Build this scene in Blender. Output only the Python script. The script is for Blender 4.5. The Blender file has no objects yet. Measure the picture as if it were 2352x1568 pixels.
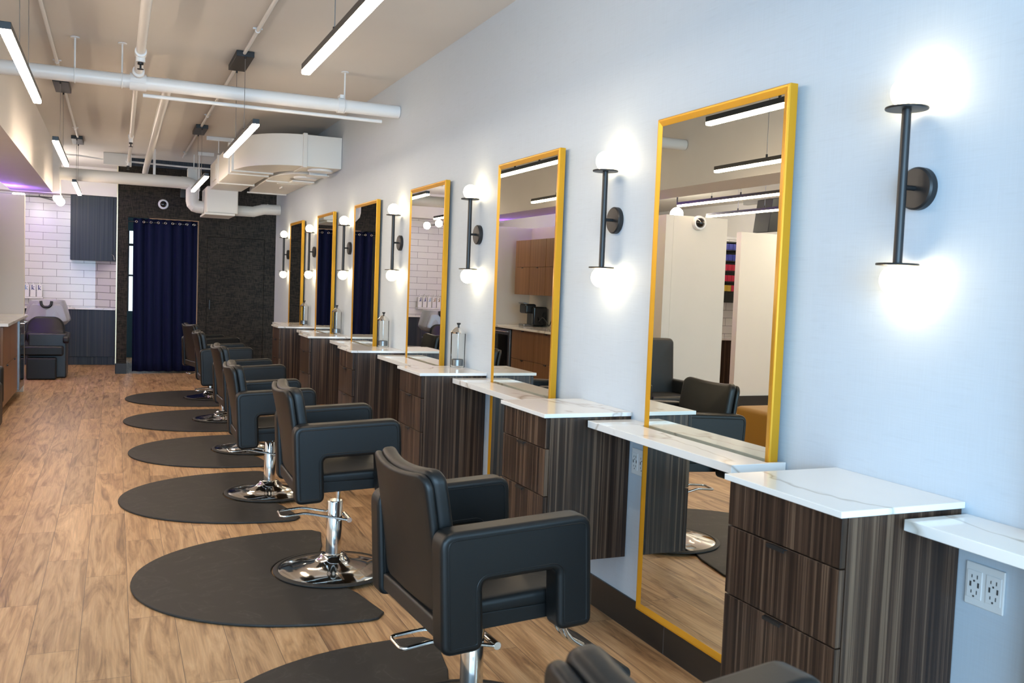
import bpy, bmesh, math, random
from mathutils import Vector, Matrix
random.seed(7)
PI = math.pi
sc = bpy.context.scene
COL = sc.collection
ORD = ['first', 'second', 'third', 'fourth', 'fifth', 'sixth', 'seventh']

# ------------------------------------------------------------------ helpers
WL = {}                                                    # world location of every object built

def bm_new():
    return bmesh.new()

def bx(bm, x0, x1, y0, y1, z0, z1):
    vs = [bm.verts.new(p) for p in ((x0,y0,z0),(x1,y0,z0),(x1,y1,z0),(x0,y1,z0),(x0,y0,z1),(x1,y0,z1),(x1,y1,z1),(x0,y1,z1))]
    for f in ((3,2,1,0),(4,5,6,7),(0,1,5,4),(1,2,6,5),(2,3,7,6),(3,0,4,7)):
        bm.faces.new([vs[i] for i in f])
    return bm

def box(x0, x1, y0, y1, z0, z1):
    return bx(bm_new(), x0, x1, y0, y1, z0, z1)

def lathe(bm, prof, c=(0,0,0), n=32, axis='Z', close=False):
    def P(r, h, a):
        u, v = r*math.cos(a), r*math.sin(a)
        if axis == 'Z': return (c[0]+u, c[1]+v, c[2]+h)
        if axis == 'X': return (c[0]+h, c[1]+u, c[2]+v)
        return (c[0]+u, c[1]+h, c[2]+v)
    rings = []
    for r, h in prof:
        if r < 1e-6:
            rings.append([bm.verts.new(P(0, h, 0))])
        else:
            rings.append([bm.verts.new(P(r, h, 2*PI*i/n)) for i in range(n)])
    pairs = list(zip(rings, rings[1:]))
    if close: pairs.append((rings[-1], rings[0]))
    for a, b in pairs:
        for i in range(n):
            j = (i+1) % n
            if len(a) == 1 and len(b) == 1: continue
            if len(a) == 1: bm.faces.new((a[0], b[i], b[j]))
            elif len(b) == 1: bm.faces.new((a[i], a[j], b[0]))
            else: bm.faces.new((a[i], a[j], b[j], b[i]))
    return bm

def cyl(bm, c, r, h0, h1, axis='Z', n=24):
    return lathe(bm, [(0,h0),(r,h0),(r,h1),(0,h1)], c, n, axis)

def ball(bm, c, r, n=28, m=16):
    return lathe(bm, [(r*math.sin(PI*i/m), -r*math.cos(PI*i/m)) for i in range(m+1)], c, n)

def tube(bm, pts, r, n=10, closed=False, round_=0.0, rs=5):
    pts = [Vector(p) for p in pts]
    if round_ > 0:                                         # round the inner corners of the path
        out = []
        N = len(pts)
        for i, p in enumerate(pts):
            if not closed and i in (0, N-1): out.append(p); continue
            a, b = pts[(i-1) % N], pts[(i+1) % N]
            da, db = (a-p), (b-p)
            d = min(round_, da.length*.45, db.length*.45)
            p0, p1 = p+da.normalized()*d, p+db.normalized()*d
            for k in range(rs+1):
                t = k/rs
                out.append(p0*(1-t)**2 + p*2*t*(1-t) + p1*t*t)
        pts = out
    N = len(pts)
    rings = []
    up = None
    for i, p in enumerate(pts):
        if closed: t = (pts[(i+1) % N]-pts[i-1])
        else: t = pts[min(i+1, N-1)]-pts[max(i-1, 0)]
        t.normalize()
        if up is None:
            up = Vector((0,0,1)) if abs(t.z) < .9 else Vector((1,0,0))
        s = t.cross(up)
        if s.length < 1e-6: s = t.cross(Vector((0,1,0)))
        s.normalize(); up = s.cross(t).normalized()
        rings.append([bm.verts.new(p + (s*math.cos(2*PI*k/n)+up*math.sin(2*PI*k/n))*r) for k in range(n)])
    prs = list(zip(rings, rings[1:]))
    if closed: prs.append((rings[-1], rings[0]))
    for a, b in prs:
        for k in range(n):
            bm.faces.new((a[k], a[(k+1) % n], b[(k+1) % n], b[k]))
    if not closed:
        bm.faces.new(list(reversed(rings[0]))); bm.faces.new(rings[-1])
    return bm

def rrect(w, h, r, nc=6, ns=0):
    """rounded rectangle outline, counter clockwise, centred; ns extra points on the straight runs"""
    r = max(1e-4, min(r, w/2-1e-4, h/2-1e-4))
    cs = [(w/2-r, h/2-r, 0), (-w/2+r, h/2-r, PI/2), (-w/2+r, -h/2+r, PI), (w/2-r, -h/2+r, 1.5*PI)]
    pts = []
    for cx, cy, a in cs:
        for k in range(nc+1):
            t = a + PI/2*k/nc
            pts.append((cx+r*math.cos(t), cy+r*math.sin(t)))
    if ns:
        out = []
        for i, p in enumerate(pts):
            out.append(p)
            if (i+1) % (nc+1) == 0:
                q = pts[(i+1) % len(pts)]
                for k in range(1, ns+1):
                    u = k/(ns+1); out.append((p[0]*(1-u)+q[0]*u, p[1]*(1-u)+q[1]*u))
        pts = out
    return pts

def pad(bm, w, h, t, cr, er, fn, crown=0.0, nc=6, ns=7, ne=5):
    """upholstered slab with rounded outline and rolled edge; fn maps (a, b, c) to a point"""
    N = len(rrect(w, h, cr, nc, ns))
    def ring(ins, c, s=1.0):
        o = rrect(w-2*ins, h-2*ins, max(cr-ins, .004), nc, ns)
        return [(x*s, y*s, c) for x, y in o]
    def cap(sign):
        out = []
        for s in (.2, .45, .7, .9):
            k = crown*(1-s**2.5)
            out.append(ring(er, sign*(t/2+k), s))
        return out
    rows = cap(-1)
    for i in range(ne+1):
        ph = -PI/2 + PI/2*i/ne
        rows.append(ring(er*(1-math.cos(ph)), -(t/2-er)+er*math.sin(ph)))
    for i in range(ne+1):
        ph = PI/2*i/ne
        rows.append(ring(er*(1-math.cos(ph)), (t/2-er)+er*math.sin(ph)))
    rows += list(reversed(cap(1)))
    V = [[bm.verts.new(fn(*p)) for p in r] for r in rows]
    for a, b in zip(V, V[1:]):
        for i in range(N):
            j = (i+1) % N
            bm.faces.new((a[i], a[j], b[j], b[i]))
    c0 = bm.verts.new(fn(0, 0, -t/2-crown)); c1 = bm.verts.new(fn(0, 0, t/2+crown))
    for i in range(N):
        j = (i+1) % N
        bm.faces.new((c0, V[0][j], V[0][i])); bm.faces.new((c1, V[-1][i], V[-1][j]))
    return bm

def prism(bm, poly, lo, hi, fn):
    """extrude a 2D polygon between lo and hi; fn maps (u, v, w) to a point"""
    a = [bm.verts.new(fn(u, v, lo)) for u, v in poly]
    b = [bm.verts.new(fn(u, v, hi)) for u, v in poly]
    n = len(poly)
    bm.faces.new(a); bm.faces.new(list(reversed(b)))
    for i in range(n):
        j = (i+1) % n
        bm.faces.new((a[j], a[i], b[i], b[j]))
    return bm

def round_poly(pts, rad, n=5):
    out = []
    N = len(pts)
    for i in range(N):
        p = Vector(pts[i]); a = Vector(pts[i-1]); b = Vector(pts[(i+1) % N])
        r = rad[i] if isinstance(rad, (list, tuple)) else rad
        if r <= 0: out.append(tuple(p)); continue
        d = min(r, (a-p).length*.49, (b-p).length*.49)
        p0 = p+(a-p).normalized()*d; p1 = p+(b-p).normalized()*d
        for k in range(n+1):
            t = k/n
            q = p0*(1-t)**2 + p*2*t*(1-t) + p1*t*t
            out.append((q.x, q.y))
    return out

def tag(o, label=None, cat=None, group=None, kind=None):
    if label: o['label'] = label
    if cat: o['category'] = cat
    if group: o['group'] = group
    if kind: o['kind'] = kind
    return o

def thing(name, loc, label, cat, group=None):
    o = bpy.data.objects.new(name, None)
    o.empty_display_size = .1
    COL.objects.link(o); o.location = loc
    WL[o.name] = Vector(loc)
    return tag(o, label, cat, group)

def obj(name, bm, mat, parent=None, smooth=False, bevel=0.0, seg=2, kind=None, label=None, origin=None, angle=40):
    """link one mesh object whose vertices are given in world coordinates"""
    bmesh.ops.recalc_face_normals(bm, faces=bm.faces)
    if parent is not None: L = WL[parent.name]
    elif origin is not None: L = Vector(origin)
    else:
        xs = [v.co.x for v in bm.verts]; ys = [v.co.y for v in bm.verts]; zs = [v.co.z for v in bm.verts]
        L = Vector(((min(xs)+max(xs))/2, (min(ys)+max(ys))/2, min(zs)))
    for v in bm.verts: v.co -= L
    me = bpy.data.meshes.new(name)
    bm.to_mesh(me); bm.free()
    me.materials.append(mat)
    o = bpy.data.objects.new(name, me)
    COL.objects.link(o)
    if parent is not None:
        o.parent = parent
    else:
        o.location = L
    WL[o.name] = Vector(L)
    if smooth or bevel > 0:
        me.shade_smooth()
    if smooth and not bevel:
        md = o.modifiers.new('edges', 'EDGE_SPLIT'); md.split_angle = math.radians(angle)
    if bevel > 0:
        md = o.modifiers.new('bevel', 'BEVEL'); md.width = bevel; md.segments = seg
        md.limit_method = 'ANGLE'; md.angle_limit = math.radians(35); md.harden_normals = True
    if kind: o['kind'] = kind
    if label: o['label'] = label
    return o

def struct(name, bm, mat, **k):
    return obj(name, bm, mat, kind='structure', **k)

KIDS = {}
def kids(o):
    return [c for c in COL.objects if c.parent is o]

def dup(o, loc=None, label=None, parent=None, rotz=None):
    c = o.copy(); COL.objects.link(c)
    if parent is not None: c.parent = parent
    for ch in kids(o):
        dup(ch, parent=c)
    if loc is not None: c.location = loc
    if rotz is not None: c.rotation_euler = (0, 0, rotz)
    if label: c['label'] = label
    WL[c.name] = Vector(c.location)
    return c

# ------------------------------------------------------------------ materials
def mat_new(name):
    m = bpy.data.materials.new(name); m.use_nodes = True
    return m, m.node_tree.nodes, m.node_tree.links, m.node_tree.nodes['Principled BSDF']

def plain(name, col, rough=.5, metal=0.0, bump=0.0, bscale=200., spec=.5, var=0.0, vscale=4.0):
    m, N, L, b = mat_new(name)
    b.inputs['Base Color'].default_value = (*col, 1)
    b.inputs['Roughness'].default_value = rough
    b.inputs['Metallic'].default_value = metal
    b.inputs['Specular IOR Level'].default_value = spec
    tc = N.new('ShaderNodeTexCoord')
    if bump > 0:
        n = N.new('ShaderNodeTexNoise'); n.inputs['Scale'].default_value = bscale; n.inputs['Detail'].default_value = 3
        bp = N.new('ShaderNodeBump'); bp.inputs['Strength'].default_value = bump; bp.inputs['Distance'].default_value = .002
        L.new(tc.outputs['Object'], n.inputs['Vector']); L.new(n.outputs['Fac'], bp.inputs['Height']); L.new(bp.outputs['Normal'], b.inputs['Normal'])
    if var > 0:
        n = N.new('ShaderNodeTexNoise'); n.inputs['Scale'].default_value = vscale; n.inputs['Detail'].default_value = 5
        L.new(tc.outputs['Object'], n.inputs['Vector'])
        mr = N.new('ShaderNodeMapRange'); mr.inputs['To Min'].default_value = 1-var; mr.inputs['To Max'].default_value = 1+var
        L.new(n.outputs['Fac'], mr.inputs['Value'])
        mx = N.new('ShaderNodeMix'); mx.data_type = 'RGBA'; mx.blend_type = 'MULTIPLY'; mx.inputs['Factor'].default_value = 1
        mx.inputs['A'].default_value = (*col, 1); L.new(mr.outputs['Result'], mx.inputs['B']); L.new(mx.outputs['Result'], b.inputs['Base Color'])
    return m

def emit(name, col, st):
    m, N, L, b = mat_new(name)
    b.inputs['Base Color'].default_value = (*col, 1)
    b.inputs['Emission Color'].default_value = (*col, 1)
    b.inputs['Emission Strength'].default_value = st
    return m

def ramp(N, stops):
    r = N.new('ShaderNodeValToRGB')
    e = r.color_ramp.elements
    while len(e) < len(stops): e.new(.5)
    for el, (p, c) in zip(e, stops):
        el.position = p; el.color = (*c, 1)
    return r

def stripes(name, stops, freq=70., rough=.3, zf=.5, rand=True, coat=0.0, spec=.5):
    """vertical veneer stripes: noise along the horizontal run, nearly constant in height"""
    m, N, L, b = mat_new(name)
    tc = N.new('ShaderNodeTexCoord')
    sp = N.new('ShaderNodeSeparateXYZ'); L.new(tc.outputs['Object'], sp.inputs['Vector'])
    ad = N.new('ShaderNodeMath'); ad.operation = 'ADD'; L.new(sp.outputs['X'], ad.inputs[0]); L.new(sp.outputs['Y'], ad.inputs[1])
    mu = N.new('ShaderNodeMath'); mu.operation = 'MULTIPLY'; mu.inputs[1].default_value = freq; L.new(ad.outputs[0], mu.inputs[0])
    mz = N.new('ShaderNodeMath'); mz.operation = 'MULTIPLY'; mz.inputs[1].default_value = zf; L.new(sp.outputs['Z'], mz.inputs[0])
    cb = N.new('ShaderNodeCombineXYZ'); L.new(mu.outputs[0], cb.inputs['X']); L.new(mz.outputs[0], cb.inputs['Z'])
    if rand:
        oi = N.new('ShaderNodeObjectInfo'); m2 = N.new('ShaderNodeMath'); m2.operation = 'MULTIPLY'; m2.inputs[1].default_value = 50
        L.new(oi.outputs['Random'], m2.inputs[0]); L.new(m2.outputs[0], cb.inputs['Y'])
    n1 = N.new('ShaderNodeTexNoise'); n1.inputs['Scale'].default_value = 1.0; n1.inputs['Detail'].default_value = 4; n1.inputs['Roughness'].default_value = .75
    L.new(cb.outputs['Vector'], n1.inputs['Vector'])
    r = ramp(N, stops); L.new(n1.outputs['Fac'], r.inputs['Fac'])
    L.new(r.outputs['Color'], b.inputs['Base Color'])
    b.inputs['Roughness'].default_value = rough
    b.inputs['Specular IOR Level'].default_value = spec
    b.inputs['Coat Weight'].default_value = coat; b.inputs['Coat Roughness'].default_value = .15
    return m

def brickmat(name, c1, c2, mortar, bw, bh, msize, rough, plane='XZ', offset=.5, bump=.6, wavy=0.0, var=0.0):
    m, N, L, b = mat_new(name)
    tc = N.new('ShaderNodeTexCoord'); sp = N.new('ShaderNodeSeparateXYZ'); cb = N.new('ShaderNodeCombineXYZ')
    g = N.new('ShaderNodeNewGeometry')
    L.new(g.outputs['Position'], sp.inputs['Vector'])
    L.new(sp.outputs[plane[0]], cb.inputs['X']); L.new(sp.outputs[plane[1]], cb.inputs['Y'])
    br = N.new('ShaderNodeTexBrick'); br.offset = offset; br.squash = 1
    br.inputs['Scale'].default_value = 1; br.inputs['Brick Width'].default_value = bw; br.inputs['Row Height'].default_value = bh
    br.inputs['Mortar Size'].default_value = msize; br.inputs['Mortar Smooth'].default_value = .2
    br.inputs['Color1'].default_value = (*c1, 1); br.inputs['Color2'].default_value = (*c2, 1); br.inputs['Mortar'].default_value = (*mortar, 1)
    L.new(cb.outputs['Vector'], br.inputs['Vector']); L.new(br.outputs['Color'], b.inputs['Base Color'])
    b.inputs['Roughness'].default_value = rough
    inv = N.new('ShaderNodeMath'); inv.operation = 'SUBTRACT'; inv.inputs[0].default_value = 1; L.new(br.outputs['Fac'], inv.inputs[1])
    h = inv.outputs[0]
    if wavy:
        n = N.new('ShaderNodeTexNoise'); n.inputs['Scale'].default_value = 12; n.inputs['Detail'].default_value = 1
        mp = N.new('ShaderNodeMapping'); mp.inputs['Scale'].default_value = (1, 1, 2.5)
        L.new(g.outputs['Position'], mp.inputs['Vector']); L.new(mp.outputs['Vector'], n.inputs['Vector'])
        ml = N.new('ShaderNodeMath'); ml.operation = 'MULTIPLY_ADD'; ml.inputs[1].default_value = wavy
        L.new(n.outputs['Fac'], ml.inputs[0]); L.new(h, ml.inputs[2]); h = ml.outputs[0]
    bp = N.new('ShaderNodeBump'); bp.inputs['Strength'].default_value = bump; bp.inputs['Distance'].default_value = .003
    L.new(h, bp.inputs['Height']); L.new(bp.outputs['Normal'], b.inputs['Normal'])
    return m

def floor_mat():
    m, N, L, b = mat_new('oak_plank_floor')
    g = N.new('ShaderNodeNewGeometry'); sp = N.new('ShaderNodeSeparateXYZ'); cb = N.new('ShaderNodeCombineXYZ')
    L.new(g.outputs['Position'], sp.inputs['Vector']); L.new(sp.outputs['X'], cb.inputs['Y'])
    dv = N.new('ShaderNodeMath'); dv.operation = 'DIVIDE'; dv.inputs[1].default_value = .18; L.new(sp.outputs['X'], dv.inputs[0])
    flr = N.new('ShaderNodeMath'); flr.operation = 'FLOOR'; L.new(dv.outputs[0], flr.inputs[0])
    wn = N.new('ShaderNodeTexWhiteNoise'); wn.noise_dimensions = '1D'; L.new(flr.outputs[0], wn.inputs['W'])
    sh_ = N.new('ShaderNodeMath'); sh_.operation = 'MULTIPLY_ADD'; sh_.inputs[1].default_value = 1.22; L.new(wn.outputs['Value'], sh_.inputs[0]); L.new(sp.outputs['Y'], sh_.inputs[2]); L.new(sh_.outputs[0], cb.inputs['X'])
    def brick(off):
        br = N.new('ShaderNodeTexBrick'); br.offset = 0; br.offset_frequency = 2
        br.inputs['Scale'].default_value = 1; br.inputs['Brick Width'].default_value = 1.22; br.inputs['Row Height'].default_value = .18
        br.inputs['Mortar Size'].default_value = .0012; br.inputs['Mortar Smooth'].default_value = .1; br.inputs['Bias'].default_value = 0
        return br
    br = brick(0)
    br.inputs['Color1'].default_value = (0, 0, 0, 1); br.inputs['Color2'].default_value = (1, 1, 1, 1); br.inputs['Mortar'].default_value = (.1, .1, .1, 1)
    L.new(cb.outputs['Vector'], br.inputs['Vector'])
    sc2 = N.new('ShaderNodeVectorMath'); sc2.operation = 'SCALE'; sc2.inputs['Scale'].default_value = 9.0
    L.new(br.outputs['Color'], sc2.inputs[0])
    # grain, stretched along each plank and shifted from plank to plank
    mp = N.new('ShaderNodeMapping'); mp.inputs['Scale'].default_value = (.9, 8.0, 1)
    L.new(cb.outputs['Vector'], mp.inputs['Vector'])
    av = N.new('ShaderNodeVectorMath'); av.operation = 'ADD'; L.new(mp.outputs['Vector'], av.inputs[0]); L.new(sc2.outputs[0], av.inputs[1])
    n1 = N.new('ShaderNodeTexNoise'); n1.inputs['Scale'].default_value = 1.6; n1.inputs['Detail'].default_value = 7; n1.inputs['Roughness'].default_value = .62; n1.inputs['Distortion'].default_value = 1.6
    L.new(av.outputs[0], n1.inputs['Vector'])
    r1 = ramp(N, [(.27, (.13, .066, .030)), (.40, (.32, .175, .080)), (.52, (.475, .285, .140)), (.72, (.60, .39, .215))])
    L.new(n1.outputs['Fac'], r1.inputs['Fac'])
    mp2 = N.new('ShaderNodeMapping'); mp2.inputs['Scale'].default_value = (3, 90, 1); L.new(cb.outputs['Vector'], mp2.inputs['Vector'])
    n2 = N.new('ShaderNodeTexNoise'); n2.inputs['Scale'].default_value = 1.3; n2.inputs['Detail'].default_value = 4; L.new(mp2.outputs['Vector'], n2.inputs['Vector'])
    mr2 = N.new('ShaderNodeMapRange'); mr2.inputs['From Min'].default_value = .3; mr2.inputs['From Max'].default_value = .7; mr2.inputs['To Min'].default_value = .82; mr2.inputs['To Max'].default_value = 1.12
    L.new(n2.outputs['Fac'], mr2.inputs['Value'])
    mx = N.new('ShaderNodeMix'); mx.data_type = 'RGBA'; mx.blend_type = 'MULTIPLY'; mx.inputs['Factor'].default_value = 1
    L.new(r1.outputs['Color'], mx.inputs['A']); L.new(mr2.outputs['Result'], mx.inputs['B'])
    # plank to plank tone
    sx = N.new('ShaderNodeSeparateXYZ'); L.new(br.outputs['Color'], sx.inputs['Vector'])
    mr3 = N.new('ShaderNodeMapRange'); mr3.inputs['To Min'].default_value = .80; mr3.inputs['To Max'].default_value = 1.14; L.new(sx.outputs['X'], mr3.inputs['Value'])
    mx2 = N.new('ShaderNodeMix'); mx2.data_type = 'RGBA'; mx2.blend_type = 'MULTIPLY'; mx2.inputs['Factor'].default_value = 1
    L.new(mx.outputs['Result'], mx2.inputs['A']); L.new(mr3.outputs['Result'], mx2.inputs['B'])
    # dark seam
    mx3 = N.new('ShaderNodeMix'); mx3.data_type = 'RGBA'; mx3.inputs['B'].default_value = (.09, .05, .03, 1)
    L.new(mx2.outputs['Result'], mx3.inputs['A']); L.new(br.outputs['Fac'], mx3.inputs['Factor'])
    L.new(mx3.outputs['Result'], b.inputs['Base Color'])
    b.inputs['Roughness'].default_value = .42
    bp = N.new('ShaderNodeBump'); bp.inputs['Strength'].default_value = .12; bp.inputs['Distance'].default_value = .002
    L.new(n2.outputs['Fac'], bp.inputs['Height']); L.new(bp.outputs['Normal'], b.inputs['Normal'])
    return m

def linen_mat():
    m, N, L, b = mat_new('linen_wallpaper')
    tc = N.new('ShaderNodeNewGeometry')
    def nz(scale, detail=2, s=1):
        mp = N.new('ShaderNodeMapping'); mp.inputs['Scale'].default_value = scale; L.new(tc.outputs['Position'], mp.inputs['Vector'])
        n = N.new('ShaderNodeTexNoise'); n.inputs['Scale'].default_value = s; n.inputs['Detail'].default_value = detail; L.new(mp.outputs['Vector'], n.inputs['Vector'])
        return n
    h = nz((1, 6, 260)); v = nz((1, 260, 6)); s1 = nz((1, 9, 70), 1)
    a = N.new('ShaderNodeMath'); a.operation = 'ADD'; L.new(h.outputs['Fac'], a.inputs[0]); L.new(v.outputs['Fac'], a.inputs[1])
    mr = N.new('ShaderNodeMapRange'); mr.inputs['From Min'].default_value = .7; mr.inputs['From Max'].default_value = 1.3; mr.inputs['To Min'].default_value = .97; mr.inputs['To Max'].default_value = 1.02
    L.new(a.outputs[0], mr.inputs['Value'])
    st = N.new('ShaderNodeMapRange'); st.inputs['From Min'].default_value = .30; st.inputs['From Max'].default_value = .36; st.inputs['To Min'].default_value = .975; st.inputs['To Max'].default_value = 1
    L.new(s1.outputs['Fac'], st.inputs['Value'])
    mu = N.new('ShaderNodeMath'); mu.operation = 'MULTIPLY'; L.new(mr.outputs['Result'], mu.inputs[0]); L.new(st.outputs['Result'], mu.inputs[1])
    mx = N.new('ShaderNodeMix'); mx.data_type = 'RGBA'; mx.blend_type = 'MULTIPLY'; mx.inputs['Factor'].default_value = 1
    mx.inputs['A'].default_value = (.515, .58, .65, 1); L.new(mu.outputs[0], mx.inputs['B']); L.new(mx.outputs['Result'], b.inputs['Base Color'])
    b.inputs['Roughness'].default_value = .6; b.inputs['Specular IOR Level'].default_value = .3
    bp = N.new('ShaderNodeBump'); bp.inputs['Strength'].default_value = .06; bp.inputs['Distance'].default_value = .001
    L.new(a.outputs[0], bp.inputs['Height']); L.new(bp.outputs['Normal'], b.inputs['Normal'])
    return m

def weave_mat():
    m, N, L, b = mat_new('dark_woven_wallcovering')
    tc = N.new('ShaderNodeNewGeometry')
    def nz(scale, detail=2):
        mp = N.new('ShaderNodeMapping'); mp.inputs['Scale'].default_value = scale; L.new(tc.outputs['Position'], mp.inputs['Vector'])
        n = N.new('ShaderNodeTexNoise'); n.inputs['Scale'].default_value = 1; n.inputs['Detail'].default_value = detail; L.new(mp.outputs['Vector'], n.inputs['Vector'])
        return n
    h = nz((14, 14, 160)); v = nz((160, 160, 14)); c = nz((3, 3, 3), 4)
    a = N.new('ShaderNodeMath'); a.operation = 'ADD'; L.new(h.outputs['Fac'], a.inputs[0]); L.new(v.outputs['Fac'], a.inputs[1])
    ad = N.new('ShaderNodeMath'); ad.operation = 'MULTIPLY_ADD'; ad.inputs[1].default_value = .35; L.new(c.outputs['Fac'], ad.inputs[0]); L.new(a.outputs[0], ad.inputs[2])
    r = ramp(N, [(.74, (.010, .009, .008)), (.92, (.022, .019, .015)), (1.0, (.042, .035, .025))])
    sb = N.new('ShaderNodeMath'); sb.operation = 'SUBTRACT'; sb.inputs[1].default_value = .25; L.new(ad.outputs[0], sb.inputs[0]); L.new(sb.outputs[0], r.inputs['Fac'])
    L.new(r.outputs['Color'], b.inputs['Base Color']); b.inputs['Roughness'].default_value = .75; b.inputs['Specular IOR Level'].default_value = .2
    return m

def quartz_mat():
    m, N, L, b = mat_new('veined_white_quartz')
    g = N.new('ShaderNodeTexCoord'); oi = N.new('ShaderNodeObjectInfo')
    sc_ = N.new('ShaderNodeVectorMath'); sc_.operation = 'SCALE'; cb = N.new('ShaderNodeCombineXYZ')
    L.new(oi.outputs['Random'], cb.inputs['X']); L.new(oi.outputs['Random'], cb.inputs['Y']); L.new(cb.outputs['Vector'], sc_.inputs[0]); sc_.inputs['Scale'].default_value = 31
    av = N.new('ShaderNodeVectorMath'); av.operation = 'ADD'; L.new(g.outputs['Object'], av.inputs[0]); L.new(sc_.outputs[0], av.inputs[1])
    mp = N.new('ShaderNodeMapping'); mp.inputs['Rotation'].default_value = (0, 0, .5); mp.inputs['Scale'].default_value = (1.3, .6, 1); L.new(av.outputs[0], mp.inputs['Vector'])
    n = N.new('ShaderNodeTexNoise'); n.inputs['Scale'].default_value = 1.5; n.inputs['Detail'].default_value = 4; n.inputs['Distortion'].default_value = .7; L.new(mp.outputs['Vector'], n.inputs['Vector'])
    s = N.new('ShaderNodeMath'); s.operation = 'SUBTRACT'; s.inputs[1].default_value = .5; L.new(n.outputs['Fac'], s.inputs[0])
    a = N.new('ShaderNodeMath'); a.operation = 'ABSOLUTE'; L.new(s.outputs[0], a.inputs[0])
    r = ramp(N, [(0.0, (.48, .44, .39)), (.005, (.66, .63, .59)), (.014, (.82, .81, .79)), (.25, (.84, .83, .81))])
    L.new(a.outputs[0], r.inputs['Fac']); L.new(r.outputs['Color'], b.inputs['Base Color'])
    b.inputs['Roughness'].default_value = .09; b.inputs['Specular IOR Level'].default_value = .55
    return m

def glass_mat(name, tint=(.95, .97, .97), blend=.25):
    m, N, L, b = mat_new(name)
    tr = N.new('ShaderNodeBsdfTransparent'); tr.inputs['Color'].default_value = (*tint, 1)
    gl = N.new('ShaderNodeBsdfGlossy'); gl.inputs['Roughness'].default_value = .02
    lw = N.new('ShaderNodeLayerWeight'); lw.inputs['Blend'].default_value = blend
    mx = N.new('ShaderNodeMixShader'); L.new(lw.outputs['Fresnel'], mx.inputs['Fac']); L.new(tr.outputs[0], mx.inputs[1]); L.new(gl.outputs[0], mx.inputs[2])
    L.new(mx.outputs[0], N['Material Output'].inputs['Surface'])
    return m

def mat_rubber():
    m, N, L, b = mat_new('scuffed_black_rubber')
    tc = N.new('ShaderNodeTexCoord')
    n = N.new('ShaderNodeTexNoise'); n.inputs['Scale'].default_value = 3.2; n.inputs['Detail'].default_value = 3; n.inputs['Distortion'].default_value = 2.5; L.new(tc.outputs['Object'], n.inputs['Vector'])
    s = N.new('ShaderNodeMath'); s.operation = 'SUBTRACT'; s.inputs[1].default_value = .56; L.new(n.outputs['Fac'], s.inputs[0])
    a = N.new('ShaderNodeMath'); a.operation = 'ABSOLUTE'; L.new(s.outputs[0], a.inputs[0])
    r = ramp(N, [(0, (.052, .048, .044)), (.006, (.031, .028, .025)), (.09, (.026, .023, .021))]); L.new(a.outputs[0], r.inputs['Fac'])
    L.new(r.outputs['Color'], b.inputs['Base Color']); b.inputs['Roughness'].default_value = .6; b.inputs['Specular IOR Level'].default_value = .32
    n2 = N.new('ShaderNodeTexNoise'); n2.inputs['Scale'].default_value = 300
    bp = N.new('ShaderNodeBump'); bp.inputs['Strength'].default_value = .15; bp.inputs['Distance'].default_value = .001
    L.new(tc.outputs['Object'], n2.inputs['Vector']); L.new(n2.outputs['Fac'], bp.inputs['Height']); L.new(bp.outputs['Normal'], b.inputs['Normal'])
    return m

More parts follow.
